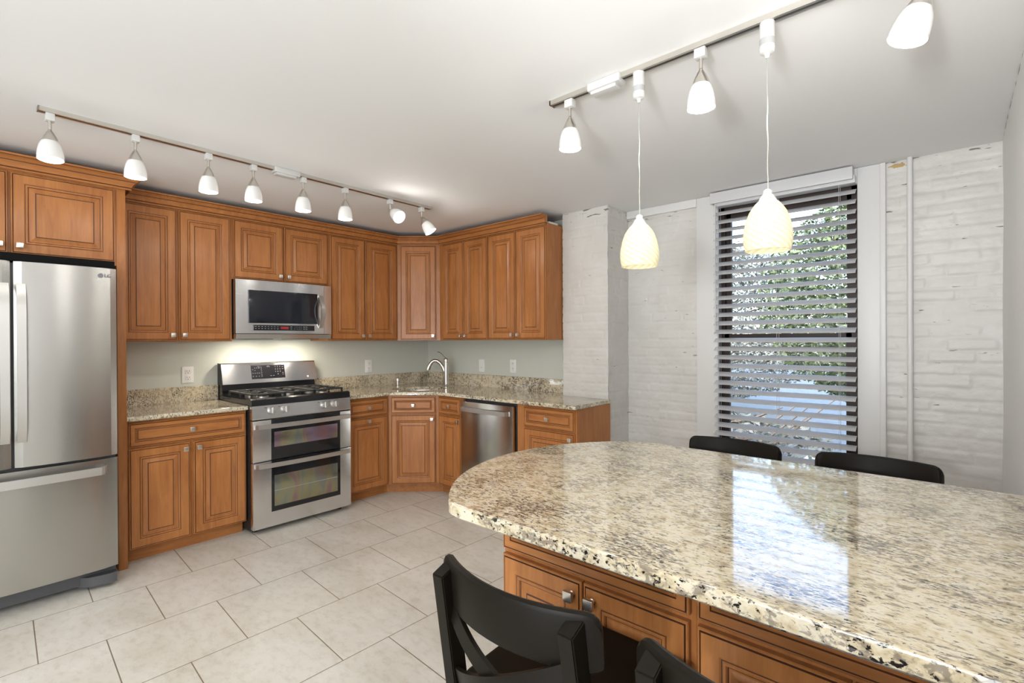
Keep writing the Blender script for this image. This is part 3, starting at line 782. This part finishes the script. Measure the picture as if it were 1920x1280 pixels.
# front control strip, slightly slanted
cs = obj('control_panel', MB().prism([(-.012, .822), (.002, .9255), (.034, .9255), (.034, .815), (-.010, .815)], 'x', .001, GW-.001), M['steel_flat'], g, ang=20)
for kx in (.135, .232, .535, .622):
    k = obj('knob', MB().lathe([(.027, .0), (.027, -.006), (.024, -.022), (.021, -.025)], 24, (0, 0, 0), 'y').rbox((-.0055, -.036, -.023), (.0055, -.022, .023), .002), M['steel_handle'], cs, (kx, -.006, .872), (math.radians(-7), 0, 0))
    mk = MB().box((kx-.047, -.0065, .893), (kx-.036, -.0045, .899))
    obj('marking', mk, M['print_grey'], cs)
def oven_door(z0, z1, win, frame, zh, gl):
    d = obj('oven_door', MB().rbox((.0015, -.012, z0), (GW-.0015, .034, z1), .003), M['steel_flat'], g)
    fx0, fx1, fz0, fz1 = frame
    obj('window_frame', MB().rbox((fx0, -.0145, fz0), (fx1, -.010, fz1), .0015), M['black_gloss'], d)
    wx0, wx1, wz0, wz1 = win
    obj('window', MB().rbox((wx0, -.0155, wz0), (wx1, -.0135, wz1), .0009), gl, d)
    hp = []
    for i in range(49):
        t = i/48; b = math.sin(PI*t)
        hp.append((.012+(GW-.024)*t, -.018-.030*min(1, b*16)-.016*b))
    h = MB().prism(hp+[(x, y+.011) for (x, y) in reversed(hp)], 'z', zh-.016, zh+.016)
    obj('handle', h, M['steel_handle'], d, ang=30)
    return d
oven_door(.514, .806, (.148, .640, .607, .716), (.128, .664, .515, .8055), .765, M['oven_glass'])
od = oven_door(.040, .509, (.148, .640, .182, .404), (.128, .664, .145, .5085), .487, M['oven_glass2'])
obj('oven_rack', MB().box((.15, -.0162, .292), (.638, -.0153, .295)), M['print'], od)
obj('trim_strip', MB().box((.003, .0, .8065), (GW-.003, .03, .8145)), M['black'], g)
# grates and burners
for (x0, x1) in ((.030, .262), (.268, .492), (.498, .730)):
    gm = MB(); z = .985; y0, y1 = .075, .50; r = .0065
    def bar(a, b): gm.rbox((min(a[0], b[0])-r, min(a[1], b[1])-r, z-.007), (max(a[0], b[0])+r, max(a[1], b[1])+r, z+.006), .003)
    bar((x0, y0), (x1, y0)); bar((x0, y1), (x1, y1)); bar((x0, y0), (x0, y1)); bar((x1, y0), (x1, y1)); bar((x0, (y0+y1)/2), (x1, (y0+y1)/2))
    xm = (x0+x1)/2
    for yy in ((y0+(y1-y0)*.25), (y0+(y1-y0)*.75)):
        bar((x0, yy), (xm-.035, yy)); bar((xm+.035, yy), (x1, yy))
    bar((xm, y0), (xm, y0+.07)); bar((xm, y1-.07), (xm, y1)); bar((xm, (y0+y1)/2-.06), (xm, (y0+y1)/2+.06))
    for (a, b) in ((x0, y0), (x1, y0), (x0, y1), (x1, y1), (x0, (y0+y1)/2), (x1, (y0+y1)/2)):
        gm.box((a-r, b-r, .951), (a+r, b+r, z-.006))
    obj('grate', gm, M['cast_iron'], g)
for (bx, by) in ((.146, .18), (.146, .39), (.38, .285), (.614, .18), (.614, .39)):
    b = obj('burner', MB().lathe([(.045, .949), (.043, .961), (.034, .964)], 24, (bx, by, 0)), M['brass'], g)
    obj('burner_cap', MB().lathe([(.036, .9645), (.037, .970), (.030, .974), (.0, .975)], 24, (bx, by, 0), caps=False), M['cast_iron'], b)
# backguard
bgy = GD-.085
obj('riser', MB().prism([(bgy, .947), (bgy+.012, 1.045), (GD, 1.045), (GD, .906), (bgy, .906)], 'x', .004, GW-.004), M['black_gloss'], g)
bgd = obj('backguard', MB().prism([(bgy-.022, 1.032), (bgy-.020, 1.044), (bgy+.016, 1.188), (bgy+.026, 1.196), (GD, 1.196), (GD, 1.032)], 'x', .0, GW), M['steel_flat'], g, ang=20)
obj('end_cap', MB().prism([(bgy-.018, 1.030), (bgy+.020, 1.192), (GD, 1.198), (GD, 1.030)], 'x', -.0015, .0), M['black'], g)
sl = math.atan2(.036, .144)
def on_guard(x, z, off=.0005):   # point on slanted face at local z
    return (x, bgy-.020+.036*(z-1.044)/.144-off, z)
dp = obj('display', MB().rbox((-.135, -.0015, -.056), (.135, .002, .056), .0012), M['panel_glass'], bgd, on_guard(.352, 1.117), (-sl, 0, 0))
for i, s in enumerate(('1', '2', '3', '4', '5', '6', '7', '8', '9', '0')):
    cx, rz = (i % 3, i//3) if i < 9 else (1, 3)
    obj('digit', text_mesh(s, .013, M['print']), M['print'], dp, (.058+.019*cx, -.0018, .040-.021*rz), (PI/2, 0, 0))
marks = MB()
for (mx, mz, mw) in ((-.122, .022, .010), (-.105, .034, .010), (-.09, .034, .010), (-.073, .034, .012), (-.105, .016, .010), (-.122, -.008, .010), (-.105, -.008, .010), (-.089, -.008, .010), (-.073, -.008, .012), (-.122, -.034, .010), (-.099, -.034, .010), (-.076, -.034, .011),
                     (-.055, .038, .009), (-.055, .024, .009), (-.055, .008, .010), (-.055, -.008, .012), (-.055, -.024, .012), (-.055, -.036, .014), (.018, -.034, .016), (.04, -.034, .016), (.118, .038, .018), (.118, .020, .018), (.118, -.012, .016), (.118, -.026, .016)):
    marks.box((mx-mw*.38, -.0020, mz-.0014), (mx+mw*.38, -.0014, mz+.0014))
obj('marking', marks, M['print'], dp)
obj('emblem', MB().lathe([(.008, -.001), (.008, .001)], 18, axis='y'), M['white'], bgd, on_guard(.682, 1.062, 0), (-sl, 0, 0))

# ------------------------------------------------------------------ microwave
mx = -3.975
m = thing('microwave', 'stainless steel over-the-range microwave under the short wall cabinet', 'microwave', (mx, 1.4085, 0), R90)
MW = .7585
obj('body', MB().box((.004, .05, 1.425), (MW-.004, mx-XA-.004, 1.8345)), M['black'], m)
obj('vent_base', MB().prism([(.022, 1.388), (.012, 1.424), (mx-XA-.004, 1.424), (mx-XA-.004, 1.388)], 'x', .004, MW-.004), M['steel_flat'], m)
obj('grease_filter', MB().box((.08, .08, 1.384), (.30, .30, 1.3885)).box((.46, .08, 1.384), (.68, .30, 1.3885)), M['grey_plastic'], m)
SX1 = .690
def mprof(x0, x1): 
    pf = [(x0, .05)]; n = 10
    for i in range(n+1):
        t = i/n; x = x0+(x1-x0)*t; pf.append((x, .012-.014*(1-((x-MW/2)/(MW/2))**2)))
    pf.append((x1, .05)); return pf
dr = obj('door', MB().prism(mprof(.001, SX1-.001), 'z', 1.428, 1.832), M['steel_flat'], m, ang=20)
obj('side_strip', MB().prism(mprof(SX1+.001, MW-.001), 'z', 1.428, 1.832), M['steel_flat'], m, ang=20)
obj('window', MB().rbox((.088, -.0045, 1.508), (.628, .004, 1.757), .003), M['micro_glass'], dr)
cp = obj('control_strip', MB().rbox((.120, -.0042, 1.452), (.600, .006, 1.494), .002), M['panel_glass'], dr)
obj('display', MB().box((.325, -.0048, 1.463), (.385, -.0040, 1.483)), M['red_led'], cp)
for i in range(10):
    obj('digit', text_mesh(str((i+1) % 10), .010, M['print']), M['print'], cp, (.432+.0135*(i % 5), -.0048, 1.481-.016*(i//5)), (PI/2, 0, 0))
mk = MB()
for i in range(8):
    for zz in (1.4655, 1.4815): mk.box((.131+.0235*i, -.0048, zz-.0014), (.142+.0235*i, -.0041, zz+.0014))
for xx in (.400, .505, .525):
    for zz in (1.4655, 1.4815): mk.box((xx, -.0048, zz-.002), (xx+.014, -.0041, zz+.002))
obj('marking', mk, M['print'], cp)
hp = []
for i in range(13):
    t = i/12; b = math.sin(PI*t); hp.append((.000-.050*b-.004, 1.478+(1.748-1.478)*t))
h = MB().prism(hp+[(y+.012, z) for (y, z) in reversed(hp)], 'x', .640, .672)
obj('handle', h, M['steel_handle'], dr, ang=30)
lamp('cooktop_lamp', 'AREA', (mx-.16, 1.4085+MW*.25, 1.381), 2.4, (1, .90, .74), (0, 0, 0), shape='RECTANGLE', size=.10, size_y=.06)
lamp('cooktop_lamp', 'AREA', (mx-.16, 1.4085+MW*.75, 1.381), 2.4, (1, .90, .74), (0, 0, 0), shape='RECTANGLE', size=.10, size_y=.06)

# ------------------------------------------------------------------ dishwasher
d = thing('dishwasher', 'stainless steel dishwasher between the narrow cabinet and the end cabinet', 'dishwasher', (-3.1405, YBF-.012, 0))
DWW = .605
obj('body', MB().box((.003, .03, .03), (DWW-.003, .59, .880)), M['black'], d)
dd = obj('door', MB().rbox((.010, -.026, .100), (DWW-.016, .03, .858), .004), M['steel_dw'], d)
hp = []
for i in range(49):
    t = i/48; b = math.sin(PI*t); hp.append((.035+(DWW-.09)*t, -.030-.034*min(1, b*16)-.012*b))
obj('handle', MB().prism(hp+[(x, y+.011) for (x, y) in reversed(hp)], 'z', .782, .816), M['steel_handle'], dd, ang=30)
obj('toe_panel', MB().box((.006, .06, .0), (DWW-.006, .075, .096)), M['black'], d)

# ------------------------------------------------------------------ island
IX0, IYF = -1.066, 1.16
IX1 = XR-.012
wI = (IX1-IX0)/2
def island_cab(label, x0, wd, last):
    t = thing('island_cabinet', label, 'cabinet', (x0, IYF, 0), 0, 'cabinets under the island')
    obj('body', MB().box((0, 0, .092), (wd, .62, .877)), M['wood'], t)
    obj('toe_kick', MB().box((.02, .06, 0), (wd, .56, .092)), M['wood_h'], t)
    hw = (wd-.020)/2
    door(t, .007, .098, hw-.003, .613, hw-.003-.030, .573); door(t, .007+hw+.003, .098, hw-.003, .613, .030, .573)
    drawer(t, .007, .727, wd-.018, .144, False, name='drawer_front')
    return t
island_cab('two-door maple island cabinet behind the nearest black stool', IX0, .607, False)
island_cab('two-door maple island cabinet against the right wall', IX0+.6075, IX1-IX0-.6075, True)
# granite top: straight front, arced left end
pts = [(IX1, .932), (IX1, 2.075), (-1.00, 2.075)]
cx_, cy_, R_ = -.655, 1.503, .705
a0 = math.degrees(math.atan2(2.03-cy_, -1.118-cx_)); a1 = math.degrees(math.atan2(.972-cy_, -1.116-cx_))+360
pts += [(-1.052, 2.064)]
pts += arc(cx_, cy_, R_, a0, a1, 28)
pts += [(-1.092, .949), (-1.066, .937), (-1.03, .932)]
tag(obj('island_countertop', slab(pts, .8775, ZT, .006), M['granite'], ang=30), 'large speckled granite island top with a curved left end', 'countertop')

# ------------------------------------------------------------------ stools
def curved_plank(z0, z1, half, bow, yb, th, rc=.012, n=28, tilt=0):
    # plank bowed toward -y in the middle, rounded top corners and edges; tilt leans top backwards
    mb = MB(); vs = []; secs = []
    for i in range(n+1):
        t = math.sin(PI/2*(-1+2*i/n)); x = half*t; y = yb-bow*(1-t*t)
        d = half-abs(x); cut = rc*2.2*(1-math.sqrt(max(0, 1-(1-min(d, rc*2.2)/(rc*2.2))**2))) if d < rc*2.2 else 0
        za, zb2 = z0+cut*.6, z1-cut
        dx_, dy_ = 1, 2*bow*t/half; l = math.hypot(dx_, dy_); nx_, ny_ = -dy_/l, dx_/l
        e = th*.45
        for (o, z) in ((0, za+e*.5), (e*.5, za), (th-e*.5, za), (th, za+e*.5), (th, zb2-e), (th-e*.35, zb2-e*.3), (th/2, zb2), (e*.35, zb2-e*.3), (0, zb2-e)):
            k = (z-z0)/(z1-z0)
            vs.append((x+nx_*o, y+ny_*o-tilt*(z-z1), z))
    k = 9
    fs = [(i*k+j, i*k+(j+1) % k, (i+1)*k+(j+1) % k, (i+1)*k+j) for i in range(n) for j in range(k)]
    fs += [tuple(range(k-1, -1, -1)), tuple(n*k+j for j in range(k))]
    mb.add(vs, fs); return mb
def make_stool(label, loc, rz):
    t = thing('bar_stool', label, 'stool', loc, rz, 'black bar stools around the island')
    m_ = M['stool']
    # seat
    st = MB(); sp = []
    for (x, y) in ((-.185, -.175), (.185, -.175), (.20, .19), (-.20, .19)): sp.append((x, y))
    obj('seat', slab(arc(.165, .160, .035, 0, 90, 4)+arc(-.165, .160, .035, 90, 180, 4)+arc(-.155, -.150, .025, 180, 270, 4)+arc(.155, -.150, .025, 270, 360, 4), .600, .632, .006), m_, t)
    obj('apron', MB().rbox((-.165, .130, .545), (.165, .150, .5995), .002).rbox((-.165, -.150, .545), (.165, -.130, .5995), .002).rbox((-.165, -.13, .545), (-.145, .13, .5995), .002).rbox((.145, -.13, .545), (.165, .13, .5995), .002), m_, t)
    def leg(path, a=.0175, b=.0175, slant=0):
        mb = MB(); vs = []
        for i, p in enumerate(path):
            dz = slant if i == len(path)-1 else 0
            for (ux, uy) in ((-1, -1), (1, -1), (1, 1), (-1, 1)): vs.append((p[0]+ux*a, p[1]+uy*b, p[2]+(dz*uy if dz else 0)))
        n = len(path)
        fs = [(i*4+k, i*4+(k+1) % 4, (i+1)*4+(k+1) % 4, (i+1)*4+k) for i in range(n-1) for k in range(4)]+[(3, 2, 1, 0), tuple((n-1)*4+k for k in range(4))]
        mb.add(vs, fs)
        bm = bmesh.new(); me = bpy.data.meshes.new('t'); me.from_pydata(mb.v, [], mb.f); bm.from_mesh(me)
        bmesh.ops.bevel(bm, geom=list(bm.edges), offset=.0025, segments=2, affect='EDGES'); bm.verts.index_update()
        out = MB(); out.add([v.co[:] for v in bm.verts], [[v.index for v in f.verts] for f in bm.faces]); bm.free(); bpy.data.meshes.remove(me)
        return out
    for s in (-1, 1):
        obj('leg', leg([(s*.178, .168, 0), (s*.170, .158, .598)]), m_, t)
        obj('leg', leg([(s*.178, -.215, 0), (s*.172, -.190, .45), (s*.168, -.196, .62), (s*.162, -.238, .890)], .0165, .019, slant=.008), m_, t)
    obj('back_rail', curved_plank(.800, .908, .203, .058, -.207, .022, tilt=.10), m_, t)
    # crossed back slats lying in the leaning back plane
    def slat(p, q, wd=.017, th=.010, off=0):
        mb = MB(); n = 20; path = []
        for i in range(n+1):
            u = i/n; x = p[0]+(q[0]-p[0])*u; z = p[1]+(q[1]-p[1])*u
            y = -.190-(z-.62)*.16-.048*(1-(x/.16)**2)+off; path.append((x, y, z))
        for (x, y, z) in path: pass
        dx_, dz_ = q[0]-p[0], q[1]-p[1]; l = math.hypot(dx_, dz_); nx_, nz_ = -dz_/l*wd, dx_/l*wd
        vs = []
        for (x, y, z) in path:
            vs += [(x-nx_, y-th/2, z-nz_), (x+nx_, y-th/2, z+nz_), (x+nx_, y+th/2, z+nz_), (x-nx_, y+th/2, z-nz_)]
        fs = [(i*4+k, i*4+(k+1) % 4, (i+1)*4+(k+1) % 4, (i+1)*4+k) for i in range(n) for k in range(4)]+[(3, 2, 1, 0), tuple(n*4+k for k in range(4))]
        mb.add(vs, fs); return mb
    obj('cross_slat', slat((-.155, .805), (.155, .655), off=.004), m_, t)
    obj('cross_slat', slat((-.155, .655), (.155, .805), off=-.007), m_, t)
    for (a, b) in (((-.175, .165, .22), (.175, .165, .22)), ((-.176, -.20, .32), (.176, -.20, .32)), ((-.176, -.20, .27), (-.175, .165, .27)), ((.176, -.20, .27), (.175, .165, .27))):
        lo = [min(a[i], b[i])-(.010 if i != 2 else .014) for i in range(3)]; hi = [max(a[i], b[i])+(.010 if i != 2 else .014) for i in range(3)]
        obj('stretcher', MB().rbox(lo, hi, .002), m_, t)
    return t
st = make_stool('black wooden bar stool with crossed back, nearest the left end of the island', (-.650, .930, 0), 0)
s2 = dup(st, 'black wooden bar stool on the near side, cut off by the bottom edge'); s2.location = (-.182, .930, 0)
s3 = dup(st, 'black bar stool behind the island, the one nearer the brick column'); s3.location = (-.772, 2.175, 0); s3.rotation_euler = (0, 0, PI)
s4 = dup(st, 'black bar stool behind the island, the one nearer the right wall'); s4.location = (-.243, 2.175, 0); s4.rotation_euler = (0, 0, PI)

# ------------------------------------------------------------------ track lighting
def track(label, a, b, feed0, feed1):
    t = thing('ceiling_track', label, 'light track', (a[0], a[1], ZC), math.atan2(b[1]-a[1], b[0]-a[0]))
    L_ = math.hypot(b[0]-a[0], b[1]-a[1])
    obj('rail', MB().box((0, -.0175, -.020), (L_, -.007, -.0005)).box((0, .007, -.020), (L_, .0175, -.0005)).box((0, -.007, -.006), (L_, .007, -.0005)).box((0, -.0175, -.020), (.006, .0175, -.0005)), M['nickel'], t)
    obj('slot', MB().box((.006, -.0065, -.0185), (L_, .0065, -.0065)), M['slot'], t)
    obj('feed_box', MB().rbox((feed0, -.030, -.032), (feed1, .030, -.0005), .004).rbox((feed0+.01, -.022, -.045), (feed1-.02, .022, -.031), .004), M['white'], t)
    return t
TX0, TX1 = -3.000, -3.052
track('long ceiling track in front of the wall cabinets carrying eight lamps', (TX0, .262, ), (TX1, 2.478), 1.02, 1.17)
track('ceiling track over the island carrying pendants and lamps', (-1.318, 1.745), (.06, 1.745), .20, .345)
def head(label, x, y, rz=0, tilt=(0, 0), power=1.5):
    t = thing('track_light', label, 'lamp', (x, y, ZC-.0205), rz, 'frosted glass track lamps')
    obj('adapter', MB().rbox((-.020, -.016, -.034), (.020, .016, 0), .005), M['white'], t)
    obj('stem', MB().lathe([(.0065, -.070), (.0065, -.034)], 12).lathe([(.004, -.078), (.008, -.074), (.004, -.070)], 12), M['nickel'], t)
    hd = obj('socket', MB().lathe([(.0075, -.004), (.012, -.010), (.022, -.030), (.030, -.050), (.031, -.056)], 24), M['nickel'], t, (0, 0, -.072), (tilt[0], tilt[1], 0))
    prof = [(.028, -.050), (.034, -.060), (.040, -.078), (.0445, -.100), (.0465, -.120), (.046, -.134), (.043, -.134), (.0425, -.120), (.0405, -.100), (.036, -.080), (.030, -.064)]
    obj('shade', MB().lathe(prof, 28, caps=False), M['frost'], hd)
    obj('bulb', MB().lathe([(.0, -.060), (.012, -.066), (.027, -.096), (.032, -.112), (.030, -.117), (.0, -.118)], 20, caps=False), M['bulb'], hd)
    # the lamp's own light
    e = Matrix.Rotation(rz, 4, 'Z') @ Matrix.Translation((0, 0, -.072)) @ (Matrix.Rotation(tilt[1], 4, 'Y') @ Matrix.Rotation(tilt[0], 4, 'X'))
    p = e @ Vector((0, 0, -.150))
    lamp('track_lamp_glow', 'POINT', (x+p.x, y+p.y, ZC-.0205+p.z), power, (1, .97, .92), shadow_soft_size=.03)
    return t
def tx(y): return TX0+(TX1-TX0)*(y-.262)/(2.478-.262)
g8 = [(.303, 'frosted track lamp hanging over the refrigerator cabinet, at the end of the long track', (.0, -.10)),
      (.613, 'frosted track lamp at the right end of the refrigerator cabinet crown', (0, 0)),
      (.935, 'frosted track lamp over the tall cabinet doors next to the refrigerator', (0, 0)),
      (1.168, 'frosted track lamp just left of the track feed box', (0, 0)),
      (1.463, 'frosted track lamp just right of the track feed box, above the microwave', (0, 0)),
      (1.752, 'frosted track lamp last of the straight-hanging ones, above the microwave right end', (0, 0)),
      (2.108, 'frosted track lamp tilted up to face the island, second from the corner end', (0, -1.0)),
      (2.395, 'frosted track lamp tilted toward the sink wall at the corner end of the track', (.35, -.45))]
for (y, lab, ti) in g8: head(lab, tx(y), y, 0, ti)
head('frosted track lamp at the left end of the island track', -1.222, 1.745, power=2.2)
head('frosted track lamp between the two pendants on the island track', -.669, 1.745, power=3.0)
head('large-looking frosted track lamp at the top right, tilted on the island track', -.065, 1.745, 0, (-.10, .30), power=3.2)
def pendant(label, x, y, dz):
    t = thing('pendant_lamp', label, 'lamp', (x, y, ZC-.0205), 0, 'swirled glass pendants')
    ad = obj('adapter', MB().lathe([(.022, -.078), (.022, 0)], 20).lathe([(.005, -.112), (.008, -.100), (.020, -.096), (.023, -.080), (.0215, -.077)], 20), M['white'], t)
    obj('label_band', MB().lathe([(.0225, -.073), (.0225, -.052)], 20), M['grey_label'], ad)
    zc = -.540+dz
    cpth = [(.0009*math.sin(i*.9)+.0004*i/10, .0007*math.cos(i*.7), -.10+(zc+.10)*i/24) for i in range(25)]
    obj('cord', MB().tube(cpth, .0017, 8), M['cord'], t)
    cp_ = obj('socket_cap', MB().lathe([(.006, zc+.004), (.013, zc-.002), (.013, zc-.012), (.018, zc-.016), (.028, zc-.034), (.040, zc-.046), (.042, zc-.050), (.030, zc-.050)], 26), M['white'], t)
    sh = obj('shade', MB().lathe([(.030, 0), (.044, -.004), (.055, -.022), (.064, -.048), (.0705, -.078), (.0725, -.100), (.071, -.122), (.066, -.145), (.063, -.145), (.067, -.122), (.0690, -.100), (.067, -.078), (.061, -.049), (.052, -.024), (.042, -.007)], 40, caps=False), M['swirl'], t, (0, 0, zc-.048))
    obj('bulb', MB().lathe([(.012, 0), (.014, -.015), (.026, -.045), (.029, -.060), (.022, -.078), (.0, -.086)], 20, caps=False), M['bulb'], t, (0, 0, zc-.052))
    return t
pendant('cream swirled glass pendant hanging in front of the white brick recess', -.905, 1.745, 0)
pendant('cream swirled glass pendant hanging in front of the window blind', -.457, 1.745, .006)

# ------------------------------------------------------------------ outside the window
gr_ = struct('ground', MB().box((-30, YW+.4, -.6), (20, 40, -.5)), M['ground'])
def tree(name, label, cat, x, y, h, rad, n, leaf, mat, z0=-.5, conif=False, bare=0, seed=1, low=.1):
    rnd = random.Random(seed); t = thing(name, label, cat, (x, y, z0), 0, 'trees in the yard')
    tr = MB().tube([(0, 0, 0), (.05, .03, h*.4), (-.04, .05, h*.75), (0, 0, h*.97)], [.10, .08, .05, .02], 8)
    for i in range(26+bare):
        zz = h*(low+(.9-low)*rnd.random()); a = rnd.random()*2*PI; ln = rad*(.5+.5*rnd.random())
        ex_, ey_ = math.cos(a)*ln, math.sin(a)*ln; rz_ = ln*rnd.uniform(.1, .8)
        tr.tube([(0, 0, zz), (ex_*.5, ey_*.5, zz+rz_*.4), (ex_, ey_, zz+rz_)], [.03, .016, .005], 5)
        if bare:
            for k in range(3):
                u = rnd.uniform(.4, 1); bx_, by_, bz_ = ex_*u, ey_*u, zz+rz_*u
                tr.tube([(bx_, by_, bz_), (bx_+rnd.uniform(-.5, .5), by_+rnd.uniform(-.5, .5), bz_+rnd.uniform(.0, .6))], [.011, .003], 4)
    obj('trunk', tr, M['bark'], t)
    lf = MB(); vs = []; fs = []
    for i in range(n):
        u = rnd.random(); zz = h*(low+(1-low)*u)
        rmax = rad*((1-u)*.85+.15) if conif else rad*math.sqrt(max(.05, 1-(2*u-1)**2))
        r_ = rmax*(rnd.random()**.4); a = rnd.random()*2*PI
        c = Vector((math.cos(a)*r_, math.sin(a)*r_, zz + (.12*r_ if conif else 0)))
        d1 = Vector((rnd.gauss(0, 1), rnd.gauss(0, 1), rnd.gauss(0, .6))).normalized(); d2 = d1.cross(Vector((rnd.gauss(0, 1), rnd.gauss(0, 1), rnd.gauss(0, 1)))).normalized()
        s_ = leaf*rnd.uniform(.6, 1.3); k = len(vs)
        vs += [(c-d1*s_)[:], (c+d2*s_*.45)[:], (c+d1*s_)[:], (c-d2*s_*.45)[:]]; fs.append((k, k+1, k+2, k+3))
    lf.add(vs, fs); obj('foliage', lf, mat, t, smooth=False)
    return t
tree('evergreen_tree', 'dense green tree filling the right half of the window view', 'tree', -.25, 8.2, 3.9, 2.0, 42000, .040, M['leaf_dark'], seed=3, conif=False, low=.22)
tree('bare_tree', 'sparse leafed tree with bare branches in the upper left of the window', 'tree', -4.6, 8.6, 4.6, 2.0, 11000, .03, M['leaf_light'], seed=5, bare=420, low=.3)
tree('bushy_tree', 'pale green bushy tree behind the bare branches', 'tree', -5.2, 14.0, 4.3, 3.2, 20000, .06, M['leaf_light'], seed=9, low=.05)
tree('shrub', 'low pale shrub near the window, seen through the lowest slats', 'tree', -2.1, 6.2, .95, 1.3, 3500, .05, M['leaf_light'], seed=12, low=.02)
tag(obj('stone_block', MB().rbox((-1.55, 7.2, -.5), (-.95, 7.8, -.22), .02), M['pale_block']), 'pale block on the ground seen low through the blind', 'block')
